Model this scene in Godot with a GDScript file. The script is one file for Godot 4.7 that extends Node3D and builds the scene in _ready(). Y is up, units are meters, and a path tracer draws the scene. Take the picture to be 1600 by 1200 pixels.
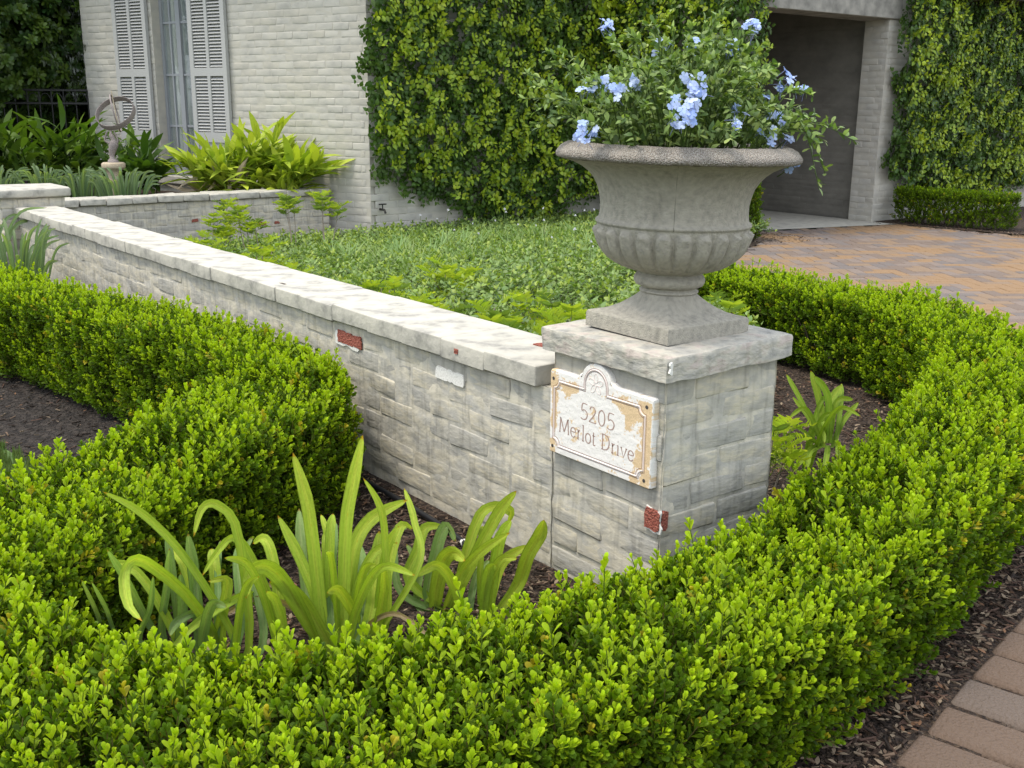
extends Node3D
# A painted brick garden wall with a pier, a stone urn of blue plumbago, clipped boxwood and a brick house behind.

const EYE := Vector3(1.627, 1.213, 1.721)
const RT := Vector3(0.6142, 0.0084, -0.7891)
const UPV := Vector3(-0.2054, 0.9670, -0.1496)
const FW := Vector3(-0.7618, -0.2533, -0.5963)
const FOCAL := 1652.9

var rng := RandomNumberGenerator.new()
var M := {}
var L := {}
var used := {}
var lump := FastNoiseLite.new()

# ------------------------------------------------------------------ helpers
class MB:
	var v := PackedVector3Array()
	var c := PackedColorArray()
	var uv := PackedVector2Array()
	var ix := PackedInt32Array()
	func vert(p: Vector3, col := Color.WHITE, t := Vector2.ZERO) -> int:
		v.append(p); c.append(col); uv.append(t)
		return v.size() - 1
	func tri(a: int, b: int, d: int) -> void:
		ix.append(a); ix.append(b); ix.append(d)
	func quad(a: int, b: int, d: int, e: int) -> void:   # corners in order, clockwise seen from outside
		ix.append(a); ix.append(b); ix.append(d)
		ix.append(a); ix.append(d); ix.append(e)
	func flat_quad(a: Vector3, b: Vector3, d: Vector3, e: Vector3, col := Color.WHITE) -> void:
		var k := v.size()
		vert(a, col, Vector2(0, 0)); vert(b, col, Vector2(1, 0)); vert(d, col, Vector2(1, 1)); vert(e, col, Vector2(0, 1))
		quad(k, k + 1, k + 2, k + 3)
	func box(lo: Vector3, hi: Vector3, col := Color.WHITE) -> void:
		flat_quad(Vector3(lo.x, hi.y, hi.z), Vector3(hi.x, hi.y, hi.z), Vector3(hi.x, lo.y, hi.z), Vector3(lo.x, lo.y, hi.z), col)
		flat_quad(Vector3(hi.x, hi.y, lo.z), Vector3(lo.x, hi.y, lo.z), Vector3(lo.x, lo.y, lo.z), Vector3(hi.x, lo.y, lo.z), col)
		flat_quad(Vector3(hi.x, hi.y, hi.z), Vector3(hi.x, hi.y, lo.z), Vector3(hi.x, lo.y, lo.z), Vector3(hi.x, lo.y, hi.z), col)
		flat_quad(Vector3(lo.x, hi.y, lo.z), Vector3(lo.x, hi.y, hi.z), Vector3(lo.x, lo.y, hi.z), Vector3(lo.x, lo.y, lo.z), col)
		flat_quad(Vector3(lo.x, hi.y, lo.z), Vector3(hi.x, hi.y, lo.z), Vector3(hi.x, hi.y, hi.z), Vector3(lo.x, hi.y, hi.z), col)
		flat_quad(Vector3(lo.x, lo.y, hi.z), Vector3(hi.x, lo.y, hi.z), Vector3(hi.x, lo.y, lo.z), Vector3(lo.x, lo.y, lo.z), col)
	func add(o: MB, t: Transform3D) -> void:
		var k := v.size()
		for i in o.v.size():
			v.append(t * o.v[i])
		c.append_array(o.c); uv.append_array(o.uv)
		for i in o.ix:
			ix.append(i + k)
	func tube(pts: PackedVector3Array, r0: float, r1: float, sides := 4, col := Color.WHITE) -> void:
		var n := pts.size()
		var k := v.size()
		for i in n:
			var d := (pts[mini(i + 1, n - 1)] - pts[maxi(i - 1, 0)]).normalized()
			var a := d.cross(Vector3(0.31, 0.87, 0.38)).normalized()
			var b := d.cross(a)
			var r := lerpf(r0, r1, float(i) / maxf(1.0, n - 1))
			for s in sides:
				var an := TAU * s / sides
				vert(pts[i] + (a * cos(an) + b * sin(an)) * r, col)
		for i in n - 1:
			for s in sides:
				var s2 := (s + 1) % sides
				quad(k + i * sides + s, k + (i + 1) * sides + s, k + (i + 1) * sides + s2, k + i * sides + s2)
	func mesh() -> ArrayMesh:
		var nn := PackedVector3Array()
		nn.resize(v.size())
		for i in range(0, ix.size(), 3):
			var a := ix[i]; var b := ix[i + 1]; var d := ix[i + 2]
			var f := (v[d] - v[a]).cross(v[b] - v[a])
			nn[a] += f; nn[b] += f; nn[d] += f
		for i in nn.size():
			nn[i] = nn[i].normalized() if nn[i].length_squared() > 1e-20 else Vector3.UP
		var arr := []
		arr.resize(Mesh.ARRAY_MAX)
		arr[Mesh.ARRAY_VERTEX] = v; arr[Mesh.ARRAY_NORMAL] = nn; arr[Mesh.ARRAY_COLOR] = c; arr[Mesh.ARRAY_TEX_UV] = uv; arr[Mesh.ARRAY_INDEX] = ix
		var m := ArrayMesh.new()
		m.add_surface_from_arrays(Mesh.PRIMITIVE_TRIANGLES, arr)
		return m

func V(x: float, y: float, z: float) -> Vector3:
	return Vector3(x, y, z)

func rnd(a: float, b: float) -> float:
	return rng.randf_range(a, b)

func rv(s := 1.0) -> Vector3:
	return Vector3(rng.randf_range(-s, s), rng.randf_range(-s, s), rng.randf_range(-s, s))

func numbered(called: String) -> String:
	used[called] = used.get(called, -1) + 1
	return called if used[called] == 0 else "%s_%03d" % [called, used[called]]

func at_of(n: Node) -> Vector3:
	var o := Vector3.ZERO
	while n is Node3D and n != self:
		o += (n as Node3D).position
		n = n.get_parent()
	return o

func thing(called: String, label: String, category: String, at := Vector3.ZERO, group := "") -> Node3D:
	var o := Node3D.new()
	o.name = numbered(called)
	add_child(o, true)
	o.position = at
	tag(o, label, category, group)
	return o

func tag(o: Node, label: String, category: String, group := "") -> void:
	o.set_meta("label", label); o.set_meta("category", category)
	if group != "":
		o.set_meta("group", group)

func put(called: String, mesh: Mesh, m: Material, parent: Node, t := Transform3D(), kind := "") -> MeshInstance3D:   # t in the parent's own axes
	var o := MeshInstance3D.new()
	if parent == self:
		o.name = numbered(called)
	else:
		var key := "n_" + called
		var k: int = parent.get_meta(key, 0)
		parent.set_meta(key, k + 1)
		o.name = called if k == 0 else "%s_%03d" % [called, k]
	o.mesh = mesh
	o.material_override = m
	o.transform = t
	parent.add_child(o, true)
	if kind != "":
		o.set_meta("kind", kind)
	return o

func obj(called: String, mb: MB, m: Material, parent: Node, kind := "") -> MeshInstance3D:     # mb in world axes
	var o := at_of(parent)
	if o != Vector3.ZERO:
		for i in mb.v.size():
			mb.v[i] -= o
	return put(called, mb.mesh(), m, parent, Transform3D(), kind)

func struct(called: String, mb: MB, m: Material) -> MeshInstance3D:
	return obj(called, mb, m, self, "structure")

func many(called: String, mesh: Mesh, m: Material, parent: Node, where: Array, kind := "stuff") -> void:   # where: world transforms
	if where.is_empty():
		return
	var mm := MultiMesh.new()
	mm.transform_format = MultiMesh.TRANSFORM_3D
	mm.mesh = mesh
	mm.instance_count = where.size()
	var o := at_of(parent)
	for i in where.size():
		var t: Transform3D = where[i]
		t.origin -= o
		mm.set_instance_transform(i, t)
	var n := MultiMeshInstance3D.new()
	if parent == self:
		n.name = numbered(called)
	else:
		var key := "n_" + called
		var k: int = parent.get_meta(key, 0)
		parent.set_meta(key, k + 1)
		n.name = called if k == 0 else "%s_%03d" % [called, k]
	n.multimesh = mm
	n.material_override = m
	parent.add_child(n, true)
	n.set_meta("kind", kind)

func seen_size(p: Vector3) -> float:      # how large one metre at p shows, 0 outside the frame
	var d := p - EYE
	var z := d.dot(FW)
	if z < 0.3:
		return 0.0
	var x := d.dot(RT) / z * FOCAL
	var y := d.dot(UPV) / z * FOCAL
	if absf(x) > 830.0 or absf(y) > 630.0:
		return 0.0
	return FOCAL / z

func spline(pts: Array, n: int) -> PackedVector3Array:
	var out := PackedVector3Array()
	var k := pts.size()
	for i in n + 1:
		var t := float(i) / n * (k - 1)
		var a := mini(int(t), k - 2)
		var f := t - a
		var p0: Vector3 = pts[maxi(a - 1, 0)]
		var p1: Vector3 = pts[a]
		var p2: Vector3 = pts[a + 1]
		var p3: Vector3 = pts[mini(a + 2, k - 1)]
		out.append(p1.cubic_interpolate(p2, p0, p3, f))
	return out

func frame(y: Vector3, roll: float, s := 1.0) -> Basis:     # y axis along y
	y = y.normalized()
	var x := y.cross(Vector3(0.43, 0.11, 0.9)).normalized()
	var z := x.cross(y)
	var c := cos(roll)
	var q := sin(roll)
	return Basis(x * c + z * q, y, z * c - x * q) * s

func inside(p: Vector2, poly: PackedVector2Array) -> bool:
	return Geometry2D.is_point_in_polygon(p, poly)

func sheet(poly: PackedVector2Array, y: float) -> MB:
	var mb := MB.new()
	for p in poly:
		mb.vert(Vector3(p.x, y, p.y), Color.WHITE, p)
	var t := Geometry2D.triangulate_polygon(poly)
	for i in range(0, t.size(), 3):
		var a := t[i]; var b := t[i + 1]; var d := t[i + 2]
		if (mb.v[d] - mb.v[a]).cross(mb.v[b] - mb.v[a]).y < 0.0:
			mb.tri(a, d, b)
		else:
			mb.tri(a, b, d)
	return mb

func grid(nu: int, nv: int, f: Callable, closed: bool) -> MB:      # f(i, j) -> Vector3; u runs round, v runs up
	var mb := MB.new()
	for j in nv:
		for i in nu:
			mb.vert(f.call(i, j))
	for j in nv - 1:
		for i in (nu if closed else nu - 1):
			var i2 := (i + 1) % nu
			mb.quad(j * nu + i, (j + 1) * nu + i, (j + 1) * nu + i2, j * nu + i2)
	return mb

func chamfer(size: Vector3, b: float, jit: float, col := Color.WHITE) -> MB:     # a rough block centred at the origin, 44 triangles
	var mb := MB.new()
	var h := size / 2.0
	var id := {}
	for sx in [-1, 1]:
		for sy in [-1, 1]:
			for sz in [-1, 1]:
				var corner := Vector3(sx * h.x, sy * h.y, sz * h.z)
				var j := rv(jit)
				for k in 3:
					var p := corner
					for q in 3:
						if q != k:
							p[q] -= signf(p[q]) * b
					id[[sx, sy, sz, k]] = mb.vert(p + j + rv(jit * 0.35), col)
	var face := func(ids: Array, n: Vector3):
		var a: Vector3 = mb.v[ids[0]]
		var f: Vector3 = (mb.v[ids[2]] - a).cross(mb.v[ids[1]] - a)
		if f.dot(n) < 0.0:
			ids.reverse()
		for q in range(1, ids.size() - 1):
			mb.tri(ids[0], ids[q], ids[q + 1])
	for k in 3:
		var a := (k + 1) % 3
		var b2 := (k + 2) % 3
		for s in [-1, 1]:
			var ids := []
			for w in [[-1, -1], [1, -1], [1, 1], [-1, 1]]:
				var key := [0, 0, 0, k]
				key[k] = s; key[a] = w[0]; key[b2] = w[1]
				ids.append(id[key])
			var n := Vector3.ZERO
			n[k] = s
			face.call(ids, n)
	for k in 3:          # edges along axis k
		var a := (k + 1) % 3
		var b2 := (k + 2) % 3
		for sa in [-1, 1]:
			for sb in [-1, 1]:
				var k1 := [0, 0, 0, a]; var k2 := [0, 0, 0, b2]; var k3 := [0, 0, 0, b2]; var k4 := [0, 0, 0, a]
				for kk in [k1, k2]:
					kk[a] = sa; kk[b2] = sb; kk[k] = -1
				for kk in [k3, k4]:
					kk[a] = sa; kk[b2] = sb; kk[k] = 1
				var n := Vector3.ZERO
				n[a] = sa; n[b2] = sb
				face.call([id[k1], id[k2], id[k3], id[k4]], n)
	for sx in [-1, 1]:
		for sy in [-1, 1]:
			for sz in [-1, 1]:
				face.call([id[[sx, sy, sz, 0]], id[[sx, sy, sz, 1]], id[[sx, sy, sz, 2]]], Vector3(sx, sy, sz))
	return mb

# ------------------------------------------------------------------ materials
func ntex(sd: int, freq: float, oct: int, ramp: Array, w := 512, h := 512, type := FastNoiseLite.TYPE_SIMPLEX_SMOOTH) -> NoiseTexture2D:
	var n := FastNoiseLite.new()
	n.seed = sd
	n.noise_type = type
	n.frequency = freq
	n.fractal_type = FastNoiseLite.FRACTAL_FBM
	n.fractal_octaves = oct
	n.fractal_gain = 0.55
	var t := NoiseTexture2D.new()
	t.width = w; t.height = h
	t.seamless = true
	t.noise = n
	if ramp.size():
		var g := Gradient.new()
		var off := PackedFloat32Array()
		var col := PackedColorArray()
		for r in ramp:
			off.append(r[0]); col.append(r[1])
		g.offsets = off
		g.colors = col
		t.color_ramp = g
	return t

func G(x: float, warm := 0.0) -> Color:         # linear grey, a little warm, as sRGB
	return Color(x * (1.0 + warm * 0.5), x, x * (1.0 - warm)).linear_to_srgb()

func K(r: float, g: float, b: float) -> Color:   # linear colour as sRGB
	return Color(r, g, b).linear_to_srgb()

func mat(called: String, rough: float, col := Color.WHITE) -> StandardMaterial3D:
	var m := StandardMaterial3D.new()
	m.resource_name = called
	m.roughness = rough
	m.albedo_color = col
	m.cull_mode = BaseMaterial3D.CULL_DISABLED
	m.metallic_specular = 0.4
	return m

func tri_map(m: StandardMaterial3D, tex: Texture2D, scale: Vector3) -> void:
	m.albedo_texture = tex
	m.uv1_triplanar = true
	m.uv1_world_triplanar = true
	m.uv1_scale = scale
	m.uv1_triplanar_sharpness = 6.0

func bump(m: StandardMaterial3D, tex: Texture2D, cm: float) -> void:
	m.heightmap_enabled = true
	m.heightmap_texture = tex
	m.heightmap_scale = cm

func streak(m: StandardMaterial3D, tex: Texture2D, scale: Vector3) -> void:
	m.detail_enabled = true
	m.detail_blend_mode = BaseMaterial3D.BLEND_MODE_MUL
	m.detail_albedo = tex
	m.detail_uv_layer = BaseMaterial3D.DETAIL_UV_2
	m.uv2_triplanar = true
	m.uv2_world_triplanar = true
	m.uv2_scale = scale
	m.uv2_triplanar_sharpness = 6.0

func leaf_mat(called: String, rough: float, back: Color, spec := 0.4) -> StandardMaterial3D:
	var m := mat(called, rough)
	m.vertex_color_use_as_albedo = true
	m.backlight_enabled = true
	m.backlight = back.linear_to_srgb()
	m.metallic_specular = spec
	return m

func materials() -> void:
	var rough_rel := ntex(5, 0.012, 6, [])
	var fine_rel := ntex(6, 0.05, 5, [])
	var wear := ntex(11, 0.008, 6, [[0.0, G(0.30, 0.1)], [0.3, G(0.36, 0.13)], [0.48, G(0.41, 0.16)], [0.62, G(0.46, 0.22)], [0.8, G(0.39, 0.13)], [1.0, G(0.5, 0.22)]])
	var wear_pale := ntex(12, 0.008, 6, [[0.0, G(0.35, 0.08)], [0.4, G(0.42, 0.12)], [0.6, G(0.47, 0.17)], [1.0, G(0.52, 0.2)]])
	var wear_grey := ntex(13, 0.009, 6, [[0.0, G(0.29, 0.07)], [0.35, G(0.34, 0.1)], [0.55, G(0.38, 0.13)], [0.75, G(0.36, 0.11)], [1.0, G(0.45, 0.2)]])
	var drips := ntex(21, 0.016, 4, [[0.0, G(0.66)], [0.27, G(0.84)], [0.46, G(0.97)], [1.0, G(1.0)]])
	for q in [["paint", wear, 1.6], ["paint_pale", wear_pale, 1.3], ["paint_grey", wear_grey, 1.9]]:
		var m := mat(q[0], 0.85)
		tri_map(m, q[1], Vector3(q[2], q[2] * 2.6, q[2]))
		bump(m, rough_rel, 0.22)
		streak(m, drips, Vector3(3.3, 0.42, 3.3))
		m.albedo_color = G(1.0)
		M[q[0]] = m
	var mo := mat("mortar", 0.92)
	tri_map(mo, wear_pale, Vector3(2.1, 3.0, 2.1))
	bump(mo, rough_rel, 0.25)
	streak(mo, drips, Vector3(3.3, 0.42, 3.3))
	mo.albedo_color = G(1.0)
	M.mortar = mo
	var cp := mat("cap_paint", 0.85)
	tri_map(cp, ntex(14, 0.01, 6, [[0.0, G(0.18, 0.1)], [0.22, G(0.27, 0.1)], [0.42, G(0.35, 0.12)], [0.6, G(0.39, 0.12)], [1.0, G(0.44, 0.14)]]), Vector3(1.7, 1.7, 1.7))
	bump(cp, rough_rel, 0.4)
	M.cap_paint = cp
	var pc := mat("pier_cap_paint", 0.85)
	tri_map(pc, ntex(15, 0.01, 6, [[0.0, G(0.30, 0.05)], [0.35, G(0.40, 0.1)], [0.55, G(0.47, 0.14)], [0.78, Color(0.73, 0.68, 0.65)], [1.0, G(0.5, 0.1)]]), Vector3(2.1, 4.0, 2.1))
	bump(pc, rough_rel, 0.4)
	streak(pc, drips, Vector3(3.0, 0.5, 3.0))
	pc.albedo_color = G(0.9)
	M.pier_cap = pc
	var hw := mat("house_paint", 0.85)
	tri_map(hw, ntex(16, 0.012, 5, [[0.0, G(0.37, 0.08)], [0.3, G(0.45, 0.09)], [0.6, G(0.49, 0.1)], [1.0, G(0.53, 0.12)]]), Vector3(0.7, 1.0, 0.7))
	bump(hw, rough_rel, 0.25)
	hw.albedo_color = G(0.88)
	M.house = hw
	var hw2 := mat("house_paint_worn", 0.85)
	tri_map(hw2, ntex(17, 0.012, 5, [[0.0, G(0.40, 0.1)], [0.5, G(0.46, 0.12)], [1.0, G(0.5, 0.14)]]), Vector3(0.8, 1.3, 0.8))
	bump(hw2, rough_rel, 0.25)
	hw2.albedo_color = G(0.88)
	M.house2 = hw2
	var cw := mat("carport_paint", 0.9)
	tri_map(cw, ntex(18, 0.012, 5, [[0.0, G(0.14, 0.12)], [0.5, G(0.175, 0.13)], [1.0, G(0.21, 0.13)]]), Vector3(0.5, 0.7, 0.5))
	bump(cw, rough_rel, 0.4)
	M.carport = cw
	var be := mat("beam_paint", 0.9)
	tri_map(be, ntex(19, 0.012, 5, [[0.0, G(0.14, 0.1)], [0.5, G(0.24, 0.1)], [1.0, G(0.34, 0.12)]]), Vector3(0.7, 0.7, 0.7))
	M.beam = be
	# stone of the urn
	var st := mat("cast_stone", 0.9)
	tri_map(st, ntex(31, 0.035, 7, [[0.0, G(0.25, 0.12)], [0.35, G(0.32, 0.15)], [0.6, G(0.36, 0.16)], [1.0, G(0.41, 0.15)]]), Vector3(2.8, 2.8, 2.8))
	bump(st, ntex(35, 0.13, 4, []), 0.16)
	streak(st, ntex(32, 0.014, 4, [[0.0, G(0.66)], [0.2, G(0.86)], [0.36, G(0.98)], [1.0, G(1.0)]]), Vector3(2.0, 0.5, 2.0))
	st.albedo_color = G(0.86)
	M.stone = st
	var sr := mat("pebbled_rim", 0.9)
	tri_map(sr, ntex(33, 0.11, 3, [[0.0, K(0.16, 0.13, 0.10)], [0.3, K(0.28, 0.235, 0.19)], [0.46, K(0.40, 0.35, 0.29)], [0.54, K(0.44, 0.35, 0.28)], [0.7, K(0.52, 0.48, 0.41)], [1.0, K(0.7, 0.66, 0.6)]]), Vector3(4.2, 4.2, 4.2))
	bump(sr, ntex(34, 0.11, 3, []), 0.9)
	sr.albedo_color = G(0.78, -0.06)
	M.rim = sr
	# ground
	var so := mat("soil", 1.0)
	tri_map(so, ntex(41, 0.03, 6, [[0.0, K(0.012, 0.009, 0.008)], [0.5, K(0.032, 0.025, 0.021)], [1.0, K(0.075, 0.06, 0.05)]]), Vector3(1.4, 1.4, 1.4))
	bump(so, fine_rel, 3.0)
	M.soil = so
	var mu := mat("mulch", 1.0)
	tri_map(mu, ntex(42, 0.05, 5, [[0.0, K(0.015, 0.010, 0.008)], [0.45, K(0.05, 0.033, 0.025)], [0.7, K(0.10, 0.07, 0.05)], [1.0, K(0.19, 0.14, 0.10)]]), Vector3(2.0, 2.0, 2.0))
	bump(mu, fine_rel, 3.0)
	M.mulch = mu
	var tu := mat("turf", 1.0)
	tri_map(tu, ntex(43, 0.03, 5, [[0.0, K(0.04, 0.07, 0.02)], [1.0, K(0.10, 0.16, 0.05)]]), Vector3(1.3, 1.3, 1.3))
	M.turf = tu
	var ap := mat("concrete_apron", 0.9)
	tri_map(ap, ntex(44, 0.02, 6, [[0.0, G(0.27, 0.1)], [0.5, G(0.36, 0.13)], [1.0, G(0.40, 0.14)]]), Vector3(0.7, 0.7, 0.7))
	bump(ap, fine_rel, 0.3)
	M.apron = ap
	var sand := mat("jointing_sand", 1.0)
	tri_map(sand, ntex(45, 0.05, 4, [[0.0, K(0.08, 0.06, 0.045)], [1.0, K(0.15, 0.11, 0.08)]]), Vector3(1.5, 1.5, 1.5))
	M.sand = sand
	var grit := ntex(46, 0.09, 4, [[0.0, G(0.74)], [0.5, G(0.92)], [1.0, G(1.0)]])
	var tones := {"paver_rose": K(0.20, 0.155, 0.132), "paver_orange": K(0.25, 0.158, 0.088), "paver_grey": K(0.155, 0.13, 0.122), "paver_brown": K(0.168, 0.126, 0.104), "walk_brown": K(0.125, 0.086, 0.064), "walk_grey": K(0.125, 0.095, 0.078), "paver_sand": K(0.225, 0.156, 0.105)}
	for k in tones:
		var p := mat(k, 0.88, tones[k])
		tri_map(p, grit, Vector3(3, 3, 3))
		bump(p, fine_rel, 0.4)
		M[k] = p
	# small things
	M.red = mat("bare_red_brick", 0.95)
	tri_map(M.red, ntex(51, 0.04, 5, [[0.0, K(0.16, 0.05, 0.035)], [0.5, K(0.30, 0.085, 0.06)], [1.0, K(0.42, 0.20, 0.14)]]), Vector3(5, 5, 5))
	bump(M.red, fine_rel, 0.6)
	M.chalk = mat("old_white_paint", 0.9)
	tri_map(M.chalk, ntex(54, 0.05, 5, [[0.0, G(0.42, 0.08)], [0.4, G(0.6, 0.06)], [1.0, G(0.74, 0.05)]]), Vector3(5, 5, 5))
	M.wood = mat("bare_wood", 0.9, K(0.3, 0.25, 0.2))
	M.twig = mat("grey_twig", 0.95, K(0.26, 0.22, 0.18))
	M.bark = mat("dark_bark", 0.95, K(0.06, 0.045, 0.035))
	M.chip = mat("bark_chip", 0.95)
	M.chip.vertex_color_use_as_albedo = true
	M.pipe = mat("black_pipe", 0.5, K(0.012, 0.012, 0.014))
	M.seam = mat("dark_mould_seam", 0.95, K(0.16, 0.15, 0.12))
	M.shutter = mat("shutter_paint", 0.55, K(0.38, 0.378, 0.372))
	M.frame = mat("window_frame_paint", 0.5, K(0.25, 0.26, 0.28))
	M.glass = mat("window_glass", 0.04, Color(0.8, 0.86, 0.86, 0.12))
	M.glass.transparency = BaseMaterial3D.TRANSPARENCY_ALPHA
	M.glass.metallic_specular = 0.5
	M.curtain = mat("curtain_cloth", 0.95, K(0.6, 0.58, 0.5))
	M.curtain.backlight_enabled = true
	M.curtain.backlight = Color(0.5, 0.5, 0.45)
	M.dark = mat("dark_room", 1.0, K(0.03, 0.03, 0.03))
	M.iron = mat("black_iron", 0.6, K(0.015, 0.015, 0.014))
	M.rust = mat("weathered_bronze", 0.7, K(0.8, 0.8, 0.8))
	tri_map(M.rust, ntex(52, 0.05, 4, [[0.0, K(0.15, 0.12, 0.12)], [0.5, K(0.27, 0.225, 0.215)], [1.0, K(0.48, 0.45, 0.43)]]), Vector3(4, 4, 4))
	M.pedestal = mat("sandstone", 0.9)
	tri_map(M.pedestal, ntex(53, 0.03, 5, [[0.0, K(0.30, 0.24, 0.17)], [1.0, K(0.52, 0.44, 0.33)]]), Vector3(3, 3, 3))
	M.roof = mat("roof_shingle", 0.95, K(0.05, 0.04, 0.035))
	M.letter = mat("incised_letter", 0.9, K(0.33, 0.22, 0.185))
	M.moulding = mat("plaque_moulding", 0.85, K(0.66, 0.56, 0.53))
	M.groove = mat("plaque_groove", 0.9, K(0.22, 0.13, 0.11))
	M.screw = mat("screw_hole", 0.6, K(0.05, 0.045, 0.045))
	# leaves
	M.box = leaf_mat("boxwood_leaf", 0.5, Color(0.8, 0.86, 0.15), 0.25)
	M.strap = leaf_mat("strap_leaf", 0.5, Color(0.95, 1.0, 0.3), 0.25)
	M.ivy = leaf_mat("ivy_leaf", 0.4, Color(0.45, 0.5, 0.15))
	var vein := Image.create(64, 256, false, Image.FORMAT_RGB8)
	var vn := FastNoiseLite.new()
	vn.seed = 61
	vn.frequency = 0.03
	for x in 64:
		var s := 0.97 + 0.05 * sin(x * 1.9) * cos(x * 0.55 + 1.0) - 0.10 * exp(-pow((x - 32.0) / 1.6, 2.0)) - (0.12 if x < 3 or x > 60 else 0.0)
		for y in 256:
			var k := s * (1.0 + 0.16 * vn.get_noise_2d(x * 5.0, y * 0.6) + 0.08 * vn.get_noise_2d(x * 1.5, y * 6.0))
			var c := Color(k, k, k * 0.97)
			var dry := (y - 244.0) / 8.0 + vn.get_noise_2d(x * 3.0, y * 3.0 + 300.0) * 0.8
			if dry > 0.0:
				c = c.lerp(Color(0.95, 0.62, 0.45), clampf(dry, 0.0, 0.9))
			elif vn.get_noise_2d(x * 4.0 + 700.0, y * 2.5) > 0.52:
				c = c.lerp(Color(1.0, 0.8, 0.5), 0.6)
			vein.set_pixel(x, y, c)
	M.strap.albedo_texture = ImageTexture.create_from_image(vein)
	M.soft = leaf_mat("soft_leaf", 0.5, Color(0.62, 0.7, 0.25))
	M.petal = leaf_mat("petal", 0.6, Color(0.7, 0.7, 0.8), 0.2)
# ------------------------------------------------------------------ foliage pieces
const OBOVATE := [[0.0, 0.16], [0.32, 0.62], [0.66, 1.0], [0.9, 0.72]]
const OVATE := [[0.0, 0.15], [0.22, 0.85], [0.48, 1.0], [0.8, 0.45]]
const LANCE := [[0.0, 0.2], [0.25, 0.85], [0.55, 1.0], [0.82, 0.55]]

func leaf(mb: MB, base: Vector3, dir: Vector3, face: Vector3, ln: float, wd: float, col: Color, shape: Array, curl := 0.15, fold := 0.25, tipcol = null) -> void:
	dir = dir.normalized()
	var side := dir.cross(face).normalized()
	var up := side.cross(dir)
	var prev := -1
	for r in shape:
		var t: float = r[0]
		var w: float = r[1] * wd * 0.5
		var p := base + dir * ln * t - up * (curl * ln * t * t) 
		var c: Color = col if tipcol == null else col.lerp(tipcol, t)
		var a := mb.vert(p - side * w + up * fold * w, c, Vector2(0, t))
		mb.vert(p + side * w + up * fold * w, c, Vector2(1, t))
		if prev >= 0:
			mb.quad(prev, a, a + 1, prev + 1)
		prev = a
	var e := mb.vert(base + dir * ln - up * curl * ln, col if tipcol == null else tipcol, Vector2(0.5, 1))
	mb.tri(prev, e, prev + 1)

func jit(c: Color, s: float) -> Color:
	var k := 1.0 + rnd(-s, s)
	return Color(c.r * k * (1.0 + rnd(-s, s) * 0.5), c.g * k, c.b * k)

func box_sprig(h: float, pairs: int, lf: float, old: Color, young: Color, stemc: Color) -> ArrayMesh:
	var mb := MB.new()
	var bend := rv(0.12)
	mb.tube(PackedVector3Array([Vector3.ZERO, Vector3(bend.x * h * 0.4, h * 0.5, bend.z * h * 0.4), Vector3(bend.x * h, h, bend.z * h)]), 0.0014, 0.0008, 3, stemc)
	for k in pairs:
		var t := (k + 0.4) / pairs
		var p := Vector3(bend.x * h * t * t, h * t, bend.z * h * t * t)
		var a0 := k * PI / 2 + rnd(-0.35, 0.35)
		var open := lerpf(1.1, 0.35, t) + rnd(-0.15, 0.15)
		var col := jit(old.lerp(young, clampf(t * 1.25 - 0.1 + rnd(-0.12, 0.12), 0, 1)), 0.14)
		for s in 2:
			var a := a0 + s * PI + rnd(-0.2, 0.2)
			var out := Vector3(cos(a), 0, sin(a))
			var d := out * sin(open) + Vector3.UP * cos(open)
			var f := -out * cos(open) + Vector3.UP * sin(open)
			leaf(mb, p + out * 0.001, d, f + rv(0.25), lf * rnd(0.85, 1.1) * (0.85 if t > 0.85 else 1.0), lf * 0.52 * rnd(0.9, 1.1), col, OBOVATE, 0.10 + rnd(-0.08, 0.1), 0.22)
	var top := Vector3(bend.x * h, h, bend.z * h)
	for k in 3:
		var a := k * TAU / 3 + rnd(-0.4, 0.4)
		var out := Vector3(cos(a), 0, sin(a))
		leaf(mb, top, out * 0.4 + Vector3.UP, -out + Vector3.UP * 0.4, lf * rnd(0.55, 0.8), lf * 0.4, jit(young, 0.12), OBOVATE, 0.05, 0.3)
	return mb.mesh()

func vine_sprig(n: int, lf: float, a: Color, b: Color, stemc: Color, shape: Array, droop: float, ratio := 0.6) -> ArrayMesh:
	# a twig along +Y with alternate leaves that hang outwards to +Z
	var mb := MB.new()
	var h := lf * n * 0.42
	var pts := PackedVector3Array()
	for i in 4:
		var t := i / 3.0
		pts.append(Vector3(sin(t * 3.0) * 0.06 * h, h * t, h * 0.25 * t * (1.0 - t) + 0.1 * h * t))
	mb.tube(pts, lf * 0.03, lf * 0.015, 3, stemc)
	for k in n:
		var t := (k + 0.5) / n
		var p := Vector3(sin(t * 3.0) * 0.06 * h, h * t, h * 0.25 * t * (1.0 - t) + 0.1 * h * t)
		var s := 1.0 if k % 2 == 0 else -1.0
		var d := Vector3(s * rnd(0.5, 1.0), rnd(-0.2, 0.6), rnd(0.2, 0.9) - droop * 0.2)
		var f := Vector3(rnd(-0.3, 0.3), rnd(0.1, 0.8), 1.0)
		leaf(mb, p, d + Vector3(0, -droop * rnd(0.2, 0.8), 0), f, lf * rnd(0.75, 1.15), lf * ratio * rnd(0.85, 1.1), jit(a.lerp(b, t), 0.16), shape, rnd(0.05, 0.3), 0.25)
	leaf(mb, pts[3], Vector3(rnd(-0.3, 0.3), 0.8, 0.5), Vector3(0, 0.4, 1), lf * 0.7, lf * 0.4, jit(b, 0.1), shape, 0.1, 0.3)
	return mb.mesh()

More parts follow.
